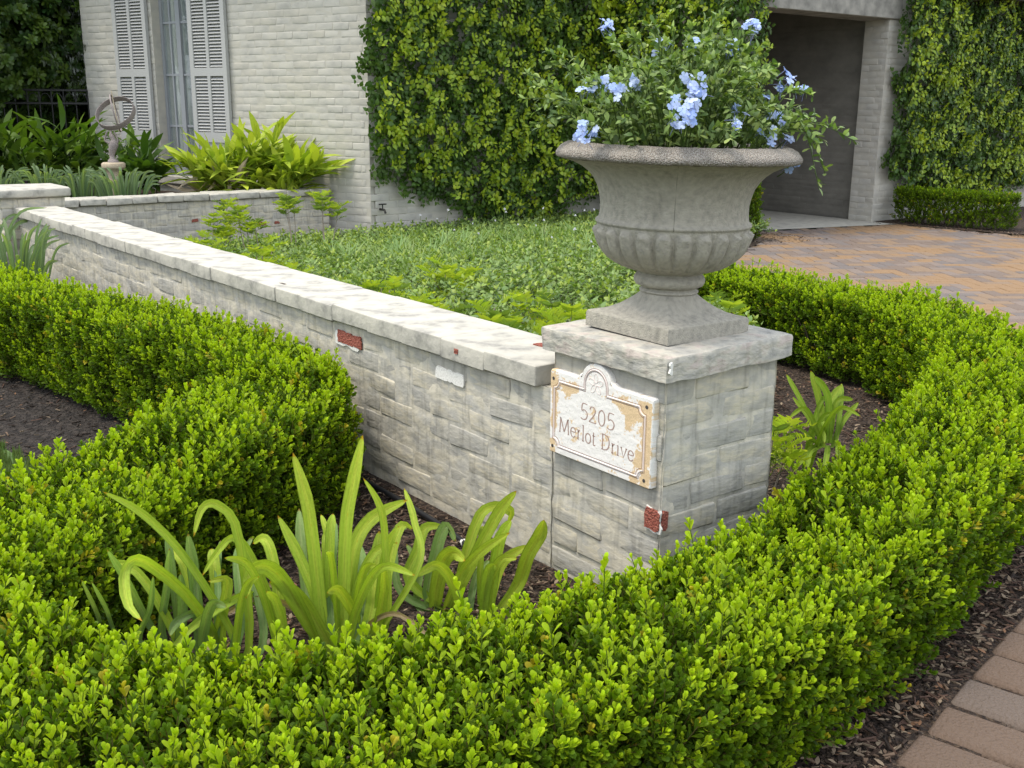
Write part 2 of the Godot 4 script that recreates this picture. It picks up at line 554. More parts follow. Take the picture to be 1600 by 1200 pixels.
func frond(n: int, ln: float, lf: float, a: Color, b: Color) -> ArrayMesh:      # a feathery compound leaf along +Y that bends to +Z
	var mb := MB.new()
	var pts := PackedVector3Array()
	for i in 6:
		var t := i / 5.0
		pts.append(Vector3(0, ln * t * (1.0 - 0.25 * t), ln * 0.45 * t * t))
	mb.tube(pts, 0.0022, 0.001, 3, a)
	for k in n:
		var t := 0.3 + 0.7 * (k + 0.5) / n
		var p := Vector3(0, ln * t * (1.0 - 0.25 * t), ln * 0.45 * t * t)
		for s in [-1.0, 1.0]:
			var d := Vector3(s, 0.55 + rnd(-0.2, 0.2), 0.25 + rnd(-0.3, 0.3))
			var q: float = lf * (1.15 - 0.5 * t) * rnd(0.8, 1.15)
			leaf(mb, p, d, Vector3(rnd(-0.3, 0.3), 0.6, 1), q, q * 0.26, jit(a.lerp(b, t), 0.15), LANCE, rnd(0.1, 0.35), 0.2)
	return mb.mesh()

func ribbon(pts: Array, wd: float, a: Color, b: Color, n := 14, blunt := 0.0) -> MB:       # a strap leaf with a keel, widest in the middle, bright along the midrib
	var q := spline(pts, n)
	var mb := MB.new()
	var prev := -1
	var side := Vector3.ZERO
	for i in n + 1:
		var t := float(i) / n
		var d := (q[mini(i + 1, n)] - q[maxi(i - 1, 0)]).normalized()
		var view := (EYE - q[i]).normalized()
		var s := d.cross(view)
		if i == 0 or s.length() < 0.25:
			s = s if i == 0 else side
		s = (s.normalized() + side * 1.2).normalized() if i > 0 else s.normalized()
		side = s
		var up := s.cross(d).normalized()
		var w := wd * 0.5 * minf(1.0, 0.55 + t * 1.6) * pow(clampf((1.0 - t) * (3.2 + blunt), 0.0, 1.0), 0.65)
		var c := a.lerp(b, t)
		var k := mb.vert(q[i] - s * w - up * w * -0.16, c, Vector2(0, t))
		mb.vert(q[i] - s * w * 0.38, Color(c.r * 1.02, c.g * 1.02, c.b), Vector2(0.25, t))
		mb.vert(q[i] - up * w * 0.30, Color(c.r * 1.35, c.g * 1.2, c.b * 1.4), Vector2(0.5, t))
		mb.vert(q[i] + s * w * 0.38, Color(c.r * 0.97, c.g * 0.97, c.b), Vector2(0.75, t))
		mb.vert(q[i] + s * w - up * w * -0.16, c, Vector2(1, t))
		if prev >= 0:
			for m in 4:
				mb.quad(prev + m, k + m, k + m + 1, prev + m + 1)
		prev = k
	return mb

# ------------------------------------------------------------------ bricks
var BR := {}

func brick_kit(called: String, ln: float, h: float, d: float, b: float, jt: float, n: int) -> Array:
	var out := []
	for i in n:
		out.append(chamfer(Vector3(ln, h, d), b, jt))
	BR[called] = out
	return out

# one face of brickwork in running bond: pieces are [transform, variant, material key]
func lay(kit: String, o: Vector3, u: Vector3, n: Vector3, ln: float, rows: int, mats: Array, first_row := 0, course := 0.067, unit := 0.2, depth := 0.1, proud := 0.0, hole = null, ends := [0.0, 0.0], tilt := 0.004, wob := 0.0022) -> Array:
	var out := []
	var kn: int = BR[kit].size()
	for r in rows:
		var odd := (r + first_row) % 2
		var x := -(unit * 0.5 if odd else 0.0)
		var lo: float = ends[0] if odd else 0.0
		var hi: float = ln - (ends[1] if odd else 0.0)
		while x < hi - 0.001:
			var a: float = maxf(x, lo)
			var b: float = minf(x + unit, hi)
			x += unit
			if b - a < 0.035:
				continue
			var y := (r + 0.5) * course
			var segs := [[a, b]]
			if hole != null:
				segs = []
				for hseg in hole.call(a, b, y):
					segs.append(hseg)
			for sg in segs:
				var w: float = sg[1] - sg[0]
				if w < 0.03:
					continue
				var c: Vector3 = o + u * ((sg[0] + sg[1]) * 0.5) + Vector3.UP * y + n * (proud - depth * 0.5 + rnd(-wob, wob))
				var ba := Basis(u, Vector3.UP, n) * Basis(Vector3(rnd(-1, 1), rnd(-1, 1), rnd(-1, 1)).normalized(), rnd(0, tilt))
				ba.x *= (w - 0.008) / (unit - 0.008)
				out.append([Transform3D(ba, c), rng.randi() % kn, mats[rng.randi() % mats.size()]])
	return out

func pieces(parent: Node, called: String, kit: String, items: Array, limit := 300, rest := "", mesh_cache := {}) -> void:
	var o := at_of(parent)
	var order := []
	for i in items.size():
		order.append([seen_size((items[i][0] as Transform3D).origin), i])
	order.sort_custom(func(a, b): return a[0] > b[0])
	var left := {}
	for k in order.size():
		var it: Array = items[order[k][1]]
		var t: Transform3D = it[0]
		if k < limit and (order[k][0] > 0.0 or items.size() <= limit):
			var key := [kit, it[1]]
			if not mesh_cache.has(key):
				mesh_cache[key] = (BR[kit][it[1]] as MB).mesh()
			t.origin -= o
			put(called, mesh_cache[key], M[it[2]], parent, t)
		else:
			if not left.has(it[2]):
				left[it[2]] = MB.new()
			(left[it[2]] as MB).add(BR[kit][it[1]], t)
	for k in left:
		obj(rest if rest != "" else called + "_field", left[k], M[k], parent, "stuff")

# the smeared mortar between and over the bricks: an uneven skin, u along, out of the wall along n
func smear(parent: Node, o: Vector3, u: Vector3, n: Vector3, ln: float, h: float, m: Material, step := 0.02, amp := 0.0034, base := -0.0014) -> void:
	var nu := int(ln / step) + 2
	var nv := int(h / step * 1.6) + 2
	var mb := MB.new()
	for j in nv:
		for i in nu:
			var x := ln * i / (nu - 1)
			var y := h * j / (nv - 1)
			var p := o + u * x + Vector3.UP * y
			var w := lump.get_noise_3d(p.x * 6.0, p.y * 13.0, p.z * 6.0) + 0.35 * lump.get_noise_3d(p.x * 20.0 + 5.0, p.y * 32.0, p.z * 20.0)
			mb.vert(p + n * (base + amp * w))
	for j in nv - 1:
		for i in nu - 1:
			var k := j * nu + i
			mb.quad(k, k + nu, k + nu + 1, k + 1)
	obj("mortar_skin", mb, m, parent)

func core(parent: Node, called: String, lo: Vector3, hi: Vector3, m: Material) -> void:
	var mb := MB.new()
	mb.box(lo, hi)
	obj(called, mb, m, parent)

func patch(parent: Node, called: String, c: Vector3, u: Vector3, v: Vector3, w: float, h: float, m: Material, n: int, thick: float, rag := 0.16) -> void:     # a ragged flake or bare spot
	var pl := PackedVector2Array()
	var per := 2.0 * (w + h)
	for i in n:
		var s := per * (i + rnd(-0.3, 0.3)) / n
		s = fposmod(s, per)
		var p := Vector2.ZERO
		if s < w:
			p = Vector2(s - w / 2, -h / 2)
		elif s < w + h:
			p = Vector2(w / 2, s - w - h / 2)
		elif s < 2 * w + h:
			p = Vector2(w / 2 - (s - w - h), h / 2)
		else:
			p = Vector2(-w / 2, h / 2 - (s - 2 * w - h))
		pl.append(p - p.normalized() * rnd(0.0, rag) * minf(w, h))
	var nor := u.cross(v).normalized()
	var tr := Geometry2D.triangulate_polygon(pl)
	var mb := MB.new()
	for p in pl:
		mb.vert(c + u * p.x + v * p.y + nor * thick)
	for i in range(0, tr.size(), 3):
		mb.tri(tr[i], tr[i + 2], tr[i + 1])
	for i in n:
		var a := c + u * pl[i].x + v * pl[i].y
		var q := pl[(i + 1) % n]
		var b := c + u * q.x + v * q.y
		mb.flat_quad(a + nor * thick, b + nor * thick, b - nor * 0.002, a - nor * 0.002)
	obj(called, mb, m, parent)

# ------------------------------------------------------------------ hedges
func hedge(root: Node3D, path: Array, hw: float, heights: Array, dens: float, set_out: Array, set_in: Array, sc: float, nparts: int, lumps := 0.03, core_m := true) -> void:
	var q := PackedVector3Array()
	var hh := PackedFloat32Array()
	var k := path.size()
	var pts := []
	for i in k:
		pts.append(Vector3(path[i].x, heights[i], path[i].y))
	var n := 60
	q = spline(pts, n)
	for i in n + 1:
		hh.append(q[i].y)
		q[i].y = 0.0
	var cum := PackedFloat32Array([0.0])
	for i in n:
		cum.append(cum[i] + q[i].distance_to(q[i + 1]))
	var total := cum[n]
	var meanh := 0.0
	for h in hh:
		meanh += h / (n + 1)
	var area := (total + 2.0 * hw) * (2.0 * meanh + 2.0 * hw)
	var buckets := []
	for m in set_out.size() + set_in.size():
		buckets.append([])
	var cand := []
	for layer in 3:
		var count := int(area * dens * [0.82, 1.1, 0.7][layer])
		for z in count:
			var s := rnd(-hw, total + hw)
			var sc2 := clampf(s, 0.0, total)
			var i := clampi(cum.bsearch(sc2) - 1, 0, n - 1)
			var f := (sc2 - cum[i]) / maxf(1e-5, cum[i + 1] - cum[i])
			var c := q[i].lerp(q[i + 1], f)
			var h := lerpf(hh[i], hh[i + 1], f)
			var tan := (q[i + 1] - q[i]).normalized()
			var side := tan.cross(Vector3.UP)
			var w2 := hw
			var endd := 0.0
			if s < 0.0 or s > total:
				endd = absf(s - sc2)
				w2 = sqrt(maxf(0.0, hw * hw - endd * endd))
				c += tan * (s - sc2)
			var per := 2.0 * h + 2.0 * w2
			var g := rnd(0.0, per)
			var p2 := Vector2(-w2, g)
			if g > h + 2.0 * w2:
				p2 = Vector2(w2, per - g)
			elif g > h:
				p2 = Vector2(g - h - w2, h)
			var rad := minf(0.09, w2)
			var inn := Vector2(clampf(p2.x, -w2 + rad, w2 - rad), clampf(p2.y, -1.0, h - rad))
			var nn := (p2 - inn)
			if nn.length() < 1e-4:
				continue
			nn = nn.normalized()
			p2 = inn + nn * rad
			var wp := c + side * p2.x + Vector3.UP * p2.y
			var nor := side * nn.x + Vector3.UP * nn.y
			if endd > 0.0 and nn.y < 0.9:
				nor = (nor + tan * signf(s - sc2) * endd / hw * 1.2).normalized()
			var off := lump.get_noise_3dv(wp * 5.0) * lumps + lump.get_noise_3dv(wp * 1.6 + Vector3(9, 0, 3)) * lumps
			wp += nor * (off - [0.045, 0.045, 0.1][layer] * sc + rnd(-0.02, 0.02) * sc)
			if wp.y < 0.015:
				continue
			var dir := nor * 0.75 + Vector3.UP * (0.7 if nn.y < 0.5 else 0.35) + rv(0.42)
			if layer == 0:
				dir = nor * 0.5 + Vector3.UP * 0.95 + rv(0.26)
			if dir.y < 0.1:
				dir.y = 0.1
			var scale := sc * (rnd(0.7, 1.12) if layer == 0 else rnd(0.8, 1.15))
			if layer == 0 and nn.y > 0.6 and rng.randf() < 0.07:
				scale *= 1.2
				wp += nor * 0.02
			var t := Transform3D(frame(dir, rnd(0, TAU), scale), wp)
			var lower := clampf(1.0 - wp.y / h, 0.0, 1.0)
			var which := 0
			if layer == 0 and rng.randf() > 0.06 + lower * 0.4:
				which = rng.randi() % set_out.size()
			else:
				which = set_out.size() + rng.randi() % (set_in.size() - 1)
				if rng.randf() < 0.022:
					which = set_out.size() + set_in.size() - 1
			if layer == 0 and nor.dot(EYE - wp) > 0.0:
				cand.append([seen_size(wp), t, which])
			else:
				buckets[which].append(t)
	cand.sort_custom(func(a, b): return a[0] > b[0])
	var o := root.position
	for i in cand.size():
		var t: Transform3D = cand[i][1]
		if i < nparts and cand[i][0] > 0.0:
			var mm: Mesh = set_out[cand[i][2]] if cand[i][2] < set_out.size() else set_in[cand[i][2] - set_out.size()]
			t.origin -= o
			put("sprig", mm, M.box, root, t)
		else:
			buckets[cand[i][2]].append(t)
	for m in buckets.size():
		var mm: Mesh = set_out[m] if m < set_out.size() else set_in[m - set_out.size()]
		many("foliage", mm, M.box, root, buckets[m])
	# the woody frame inside
	var mb := MB.new()
	for z in int(total * 26):
		var s := rnd(0, total)
		var i := clampi(cum.bsearch(s) - 1, 0, n - 1)
		var c := q[i] + rv(hw * 0.5)
		c.y = 0.0
		var tip := c + Vector3(rnd(-0.12, 0.12), hh[i] * rnd(0.55, 0.85), rnd(-0.12, 0.12))
		mb.tube(PackedVector3Array([c, c.lerp(tip, 0.5) + rv(0.02), tip]), 0.006, 0.002, 4)
	obj("branches", mb, M.bark, root, "stuff")

# ------------------------------------------------------------------ climbing plants: leaves on a wall rectangle
func ivy_on(root: Node3D, o: Vector3, u: Vector3, n: Vector3, ln: float, top: float, low: Callable, dens: float, olds: Array, news: Array, nparts: int, thick: float, sc := 1.0) -> void:
	var cand := []
	var count := int(ln * top * dens)
	for layer in 2:
		for z in int(count * (1.0 if layer == 0 else 0.6)):
			var x := rnd(-0.06, ln + 0.04)
			var y := rnd(0.0, top)
			var edge: float = low.call(x)
			var nz := lump.get_noise_2d(x * 40.0 + o.x * 9.0, y * 40.0)
			if y < edge + nz * 0.12:
				continue
			var body := lump.get_noise_3d(x * 3.2, y * 3.6, 7.0 + o.z) + 0.35 * lump.get_noise_3d(x * 9.0, y * 9.0, 3.0 + o.z)
			var clump := 0.8 * lump.get_noise_3d(x * 7.0, y * 9.0, 50.0) + body * 0.45
			var out := thick * (0.55 + body * 0.9) * (1.0 if layer == 0 else 0.45) + 0.02
			out = maxf(out, 0.015) * clampf((y - edge) * 4.0 + 0.35, 0.3, 1.0)
			var young := layer == 0 and clump + rnd(-0.3, 0.3) > 0.08
			var p := o + u * x + Vector3.UP * y + n * (out + (rnd(0.0, 0.05) if young else 0.0))
			var dir := Vector3.UP * rnd(-0.9, 0.8) + u * rnd(-0.9, 0.9) + n * (rnd(0.1, 0.7) if young else rnd(-0.1, 0.3))
			if young:
				dir += Vector3.UP * 0.5
			var yv := dir.normalized()
			var xv := yv.cross(n).normalized()
			var zv := xv.cross(yv)
			var b := Basis(xv, yv, zv) * (sc * rnd(0.7, 1.2))
			cand.append([seen_size(p) * (1.0 if layer == 0 else 0.5), Transform3D(b, p), young])
	cand.sort_custom(func(a, b): return a[0] > b[0])
	var lists := {}
	var at := root.position
	for i in cand.size():
		var t: Transform3D = cand[i][1]
		var pool: Array = news if cand[i][2] else olds
		var mm: Mesh = pool[rng.randi() % pool.size()]
		if i % 3 == 0 and i / 3 < nparts and cand[i][0] > 0.0:
			t.origin -= at
			put("leaf_spray", mm, M.ivy, root, t)
		else:
			if not lists.has(mm):
				lists[mm] = []
			lists[mm].append(t)
	for mm in lists:
		many("foliage", mm, M.ivy, root, lists[mm])
func leaves_bright() -> Array:
	return [
		[[V(-0.332,-0.010,0.723),V(-0.353,0.084,0.714),V(-0.405,0.266,0.703),V(-0.433,0.357,0.701),V(-0.471,0.451,0.709)],0.0297,0],
		[[V(-0.322,-0.010,0.710),V(-0.324,0.084,0.677),V(-0.371,0.283,0.635),V(-0.391,0.386,0.600),V(-0.407,0.482,0.563)],0.0297,0],
		[[V(-0.320,-0.010,0.708),V(-0.320,0.084,0.671),V(-0.374,0.222,0.615),V(-0.395,0.279,0.550),V(-0.385,0.306,0.459)],0.0327,0],
		[[V(-0.301,-0.010,0.683),V(-0.261,0.071,0.602),V(-0.281,0.247,0.586),V(-0.290,0.345,0.590),V(-0.312,0.417,0.620)],0.0166,0],
		[[V(-0.334,-0.010,0.725),V(-0.364,0.112,0.716),V(-0.432,0.206,0.721),V(-0.507,0.294,0.737)],0.0250,0],
		[[V(-0.329,-0.010,0.719),V(-0.324,-0.014,0.718),V(-0.348,0.143,0.774),V(-0.351,0.240,0.829),V(-0.329,0.258,0.886),V(-0.276,0.229,0.923)],0.0368,0],
		[[V(-0.342,-0.010,0.736),V(-0.364,-0.001,0.764),V(-0.400,0.156,0.848),V(-0.371,0.186,0.903),V(-0.361,0.156,1.009),V(-0.329,0.108,1.092)],0.0190,0],
		[[V(-0.316,-0.010,0.702),V(-0.305,0.077,0.655),V(-0.282,0.142,0.682),V(-0.263,0.195,0.719),V(-0.234,0.210,0.760)],0.0250,1],
		[[V(-0.309,-0.010,0.694),V(-0.286,0.070,0.634),V(-0.342,0.176,0.576),V(-0.396,0.242,0.533)],0.0327,0],
		[[V(-0.327,-0.010,0.716),V(-0.336,0.077,0.695),V(-0.418,0.192,0.650),V(-0.480,0.256,0.602)],0.0267,2],
		[[V(-0.337,-0.010,0.730),V(-0.369,0.083,0.734),V(-0.474,0.209,0.697),V(-0.557,0.277,0.658)],0.0238,2],
		[[V(-0.345,-0.010,0.740),V(-0.376,0.013,0.774),V(-0.448,0.212,0.823),V(-0.465,0.281,0.857),V(-0.460,0.272,0.896),V(-0.450,0.219,0.948)],0.0190,0],
		[[V(-0.348,-0.010,0.744),V(-0.385,0.013,0.785),V(-0.470,0.198,0.770),V(-0.518,0.240,0.769),V(-0.555,0.218,0.781)],0.0250,0],
		[[V(-0.312,-0.010,0.698),V(-0.296,0.077,0.644),V(-0.389,0.144,0.584),V(-0.483,0.180,0.537)],0.0267,2],
		[[V(-0.302,-0.010,0.684),V(-0.264,0.071,0.605),V(-0.323,0.161,0.558),V(-0.367,0.250,0.494),V(-0.388,0.227,0.445)],0.0238,0],
		[[V(-0.285,-0.010,0.662),V(-0.244,0.198,0.525),V(-0.357,0.261,0.460),V(-0.477,0.298,0.412)],0.0166,0],
		[[V(-0.325,-0.010,0.714),V(-0.316,-0.000,0.702),V(-0.351,0.127,0.749),V(-0.358,0.183,0.790),V(-0.358,0.210,0.834)],0.0297,0],
		[[V(-0.308,-0.010,0.692),V(-0.275,0.042,0.632),V(-0.239,0.163,0.618),V(-0.212,0.246,0.632)],0.0214,0],
	]

func leaves_arching() -> Array:
	return [
		[[V(-0.375,-0.010,0.973),V(-0.383,0.084,0.948),V(-0.371,0.214,1.004),V(-0.357,0.305,1.073),V(-0.317,0.356,1.126),V(-0.253,0.358,1.168),V(-0.167,0.340,1.192),V(-0.074,0.346,1.197)],0.0237,0],
		[[V(-0.366,-0.010,0.962),V(-0.358,0.084,0.916),V(-0.415,0.276,0.986),V(-0.450,0.391,1.060),V(-0.466,0.453,1.133)],0.0170,0],
		[[V(-0.360,-0.010,0.954),V(-0.341,0.084,0.894),V(-0.392,0.323,0.883),V(-0.418,0.388,0.914),V(-0.423,0.385,0.947),V(-0.408,0.334,0.974)],0.0203,0],
		[[V(-0.382,-0.010,0.983),V(-0.401,0.070,0.978),V(-0.419,0.197,0.974),V(-0.425,0.277,0.975),V(-0.426,0.337,0.979)],0.0249,2],
		[[V(-0.365,-0.010,0.960),V(-0.362,0.124,0.904),V(-0.434,0.223,0.870),V(-0.489,0.254,0.844)],0.0237,2],
		[[V(-0.407,-0.010,1.015),V(-0.487,0.136,1.060),V(-0.447,0.258,1.108),V(-0.398,0.356,1.154)],0.0158,2],
		[[V(-0.392,-0.010,0.995),V(-0.429,0.070,1.013),V(-0.419,0.177,1.005),V(-0.409,0.262,1.007)],0.0226,2],
		[[V(-0.400,-0.010,1.006),V(-0.458,0.096,1.039),V(-0.440,0.234,1.025),V(-0.415,0.319,1.024)],0.0170,2],
		[[V(-0.422,-0.010,1.034),V(-0.516,0.068,1.125),V(-0.463,0.201,1.169),V(-0.398,0.307,1.208)],0.0090,2],
		[[V(-0.419,-0.010,1.030),V(-0.508,0.082,1.109),V(-0.462,0.203,1.150),V(-0.404,0.294,1.188)],0.0090,2],
		[[V(-0.410,-0.010,1.019),V(-0.485,0.082,1.079),V(-0.433,0.190,1.068),V(-0.387,0.281,1.071)],0.0124,2],
		[[V(-0.375,-0.010,0.973),V(-0.386,0.097,0.946),V(-0.377,0.171,0.931),V(-0.370,0.235,0.923),V(-0.379,0.239,0.961)],0.0226,1],
		[[V(-0.376,-0.010,0.975),V(-0.390,0.097,0.952),V(-0.387,0.169,0.984),V(-0.375,0.168,1.037),V(-0.341,0.161,1.063)],0.0203,2],
		[[V(-0.375,-0.010,0.973),V(-0.394,0.137,0.940),V(-0.484,0.212,0.897),V(-0.561,0.244,0.856)],0.0147,2],
		[[V(-0.354,-0.010,0.947),V(-0.324,0.084,0.872),V(-0.401,0.182,0.846),V(-0.477,0.229,0.839),V(-0.517,0.251,0.796)],0.0192,2],
		[[V(-0.387,-0.010,0.989),V(-0.411,0.056,0.996),V(-0.429,0.099,1.056),V(-0.456,0.118,1.139),V(-0.450,0.118,1.187)],0.0136,2],
	]

func leaves_wall() -> Array:
	return [
		[[V(-0.339,-0.010,0.350),V(-0.427,0.070,0.432),V(-0.444,0.140,0.396),V(-0.456,0.188,0.364),V(-0.440,0.184,0.317)],0.0273,0],
		[[V(-0.329,-0.010,0.337),V(-0.388,0.025,0.402),V(-0.402,0.148,0.367),V(-0.399,0.205,0.340),V(-0.376,0.167,0.327)],0.0299,2],
		[[V(-0.319,-0.010,0.324),V(-0.350,-0.013,0.370),V(-0.328,0.132,0.308),V(-0.301,0.253,0.250),V(-0.273,0.309,0.218)],0.0299,0],
		[[V(-0.320,-0.010,0.326),V(-0.354,-0.021,0.378),V(-0.322,0.104,0.351),V(-0.271,0.181,0.321),V(-0.210,0.238,0.286)],0.0260,0],
		[[V(-0.313,-0.010,0.317),V(-0.347,0.041,0.343),V(-0.370,0.210,0.267),V(-0.366,0.238,0.216),V(-0.353,0.219,0.174),V(-0.365,0.184,0.170)],0.0273,0],
		[[V(-0.325,-0.010,0.332),V(-0.369,-0.006,0.391),V(-0.361,0.123,0.381),V(-0.325,0.168,0.372),V(-0.277,0.163,0.369)],0.0390,0],
		[[V(-0.296,-0.010,0.295),V(-0.295,0.026,0.283),V(-0.295,0.118,0.244),V(-0.265,0.161,0.187)],0.0273,0],
		[[V(-0.281,-0.010,0.276),V(-0.260,0.065,0.221),V(-0.236,0.148,0.211),V(-0.204,0.214,0.198),V(-0.182,0.260,0.206)],0.0338,0],
		[[V(-0.342,-0.010,0.355),V(-0.430,0.040,0.450),V(-0.494,0.133,0.436),V(-0.526,0.167,0.406),V(-0.536,0.162,0.366)],0.0221,2],
		[[V(-0.334,-0.010,0.344),V(-0.399,0.009,0.423),V(-0.438,0.091,0.396),V(-0.491,0.142,0.400)],0.0195,2],
		[[V(-0.307,-0.010,0.309),V(-0.321,0.010,0.323),V(-0.365,0.066,0.271),V(-0.390,0.084,0.212)],0.0195,2],
	]

func leaves_pier() -> Array:
	return [
		[[V(-0.438,0.089,-1.252),V(-0.489,0.224,-1.286),V(-0.548,0.333,-1.298)],0.0252,3],
		[[V(-0.436,0.104,-1.260),V(-0.483,0.218,-1.333),V(-0.500,0.271,-1.417)],0.0276,3],
		[[V(-0.420,0.090,-1.275),V(-0.443,0.161,-1.359),V(-0.451,0.214,-1.456)],0.0192,3],
		[[V(-0.445,0.104,-1.248),V(-0.544,0.224,-1.258),V(-0.628,0.308,-1.269)],0.0168,3],
		[[V(-0.450,0.103,-1.243),V(-0.516,0.163,-1.183),V(-0.549,0.163,-1.141)],0.0120,3],
		[[V(-0.446,0.096,-1.244),V(-0.472,0.147,-1.149),V(-0.479,0.145,-1.055)],0.0120,3],
		[[V(-0.444,0.096,-1.247),V(-0.429,0.101,-1.168),V(-0.413,0.056,-1.067)],0.0192,3],
		[[V(-0.441,0.096,-1.250),V(-0.421,0.097,-1.158),V(-0.376,0.066,-1.085)],0.0180,3],
		[[V(-0.430,0.097,-1.265),V(-0.380,0.094,-1.193),V(-0.331,0.077,-1.114)],0.0192,3],
		[[V(-0.418,0.104,-1.283),V(-0.368,0.118,-1.235),V(-0.319,0.098,-1.172)],0.0216,3],
		[[V(-0.441,0.118,-1.259),V(-0.426,0.189,-1.225),V(-0.381,0.133,-1.175)],0.0168,3],
		[[V(-0.447,0.111,-1.249),V(-0.495,0.219,-1.217),V(-0.519,0.193,-1.159)],0.0156,3],
		[[V(-0.427,0.104,-1.271),V(-0.465,0.259,-1.290),V(-0.507,0.326,-1.264)],0.0240,3],
		[[V(-0.414,0.104,-1.289),V(-0.474,0.211,-1.383),V(-0.530,0.265,-1.460)],0.0180,3],
		[[V(-0.427,0.104,-1.271),V(-0.442,0.238,-1.310),V(-0.408,0.250,-1.357)],0.0192,3],
		[[V(-0.445,0.104,-1.248),V(-0.505,0.181,-1.247),V(-0.568,0.244,-1.234)],0.0144,3],
	]

# ------------------------------------------------------------------ things
func build_near_pier() -> void:
	var t := thing("brick_pier", "square painted brick pier with thick cap carrying the stone urn, house sign on its side", "pier", V(-0.2, 0, -0.2), "painted brick wall piers")
	core(t, "mortar_core", V(-0.39, -0.1, -0.39), V(-0.01, 0.612, -0.01), M.mortar)
	brick_kit("near", 0.195, 0.062, 0.1, 0.0065, 0.0036, 14)
	var tones := ["paint", "paint_grey", "paint", "paint", "paint_grey"]
	var items := []
	items += lay("near", V(-0.4, 0.007, 0), V(1, 0, 0), V(0, 0, 1), 0.4, 9, tones, 0, 0.067, 0.2, 0.1, 0.0, null, [0.1, 0.1], 0.012)
	items += lay("near", V(0, 0.007, 0), V(0, 0, -1), V(1, 0, 0), 0.4, 9, tones, 1, 0.067, 0.2, 0.1, 0.0, null, [0.1, 0.1], 0.012)
	items += lay("near", V(0, 0.007, -0.4), V(-1, 0, 0), V(0, 0, -1), 0.4, 9, tones, 0, 0.067, 0.2, 0.1, 0.0, null, [0.1, 0.1], 0.012)
	items += lay("near", V(-0.4, 0.007, -0.4), V(0, 0, 1), V(-1, 0, 0), 0.4, 9, tones, 1, 0.067, 0.2, 0.1, 0.0, null, [0.1, 0.1], 0.012)
	pieces(t, "brick", "near", items)
	for q in [[V(-0.4, 0, 0), V(1, 0, 0), V(0, 0, 1)], [V(0, 0, 0), V(0, 0, -1), V(1, 0, 0)], [V(0, 0, -0.4), V(-1, 0, 0), V(0, 0, -1)], [V(-0.4, 0, -0.4), V(0, 0, 1), V(-1, 0, 0)]]:
		smear(t, q[0], q[1], q[2], 0.4, 0.612, M.mortar, 0.014, 0.0030, -0.0034)
	# cap: one rough slab, its faces uneven
	var n := 22
	var sd := FastNoiseLite.new()
	sd.seed = 4
	sd.frequency = 5.0
	var mb := MB.new()
	var lo := -0.426
	var hi := 0.026
	for face in 5:
		var k := mb.v.size()
		var nv := n if face == 4 else 6
		for j in nv + 1:
			for i in n + 1:
				var a := float(i) / n
				var b := float(j) / nv
				var p := Vector3.ZERO
				match face:
					0: p = V(lerpf(lo, hi, a), lerpf(0.612, 0.672, b), hi)
					1: p = V(hi, lerpf(0.612, 0.672, b), lerpf(hi, lo, a))
					2: p = V(lerpf(hi, lo, a), lerpf(0.612, 0.672, b), lo)
					3: p = V(lo, lerpf(0.612, 0.672, b), lerpf(lo, hi, a))
					4: p = V(lerpf(lo, hi, a), 0.672, lerpf(hi, lo, b))
				var c := V(-0.2, 0.642, -0.2)
				var inn := V(clampf(p.x, lo + 0.009, hi - 0.009), clampf(p.y, 0.617, 0.661), clampf(p.z, lo + 0.009, hi - 0.009))
				if (p - inn).length() > 1e-5:
					var r := (p - inn).normalized() * minf((p - inn).length(), 0.0095)
					p = inn + r
				var w := V(sd.get_noise_3dv(p * 1.0), sd.get_noise_3dv(p + V(3, 1, 2)) * 0.8, sd.get_noise_3dv(p + V(7, 5, 1)))
				var w2 := V(sd.get_noise_3dv(p * 3.2), 0.6 * sd.get_noise_3dv(p * 3.1 + V(3, 1, 2)), sd.get_noise_3dv(p * 3.0 + V(7, 5, 1)))
				if face == 4 and Vector2(p.x + 0.2, p.z + 0.2).length() < 0.2:
					w.y *= 0.2
					w2.y *= 0.2
				p += w * 0.009 + w2 * 0.002
				mb.vert(p)
		for j in nv:
			for i in n:
				var q := k + j * (n + 1) + i
				mb.quad(q, q + n + 1, q + n + 2, q + 1)
	obj("cap", mb, M.pier_cap, t)
	core(t, "cap_bed", V(-0.39, 0.606, -0.39), V(-0.01, 0.62, -0.01), M.mortar)
	# bare spots where the paint has come away
	patch(t, "old_paint_flake", V(-0.02, 0.262, 0.001), V(1, 0, 0), V(0, 1, 0), 0.058, 0.066, M.chalk, 17, 0.003, 0.2)
	patch(t, "bare_brick_spot", V(-0.022, 0.264, 0.003), V(1, 0, 0), V(0, 1, 0), 0.052, 0.06, M.red, 13, 0.0035, 0.14)
	patch(t, "bare_brick_spot", V(0.002, 0.264, -0.011), V(0, 0, -1), V(0, 1, 0), 0.024, 0.054, M.red, 10, 0.0035, 0.2)
	patch(t, "chipped_corner", V(0.028, 0.645, 0.018), V(0, 0, -1), V(0, 1, 0), 0.014, 0.034, M.chalk, 11, 0.003, 0.4)

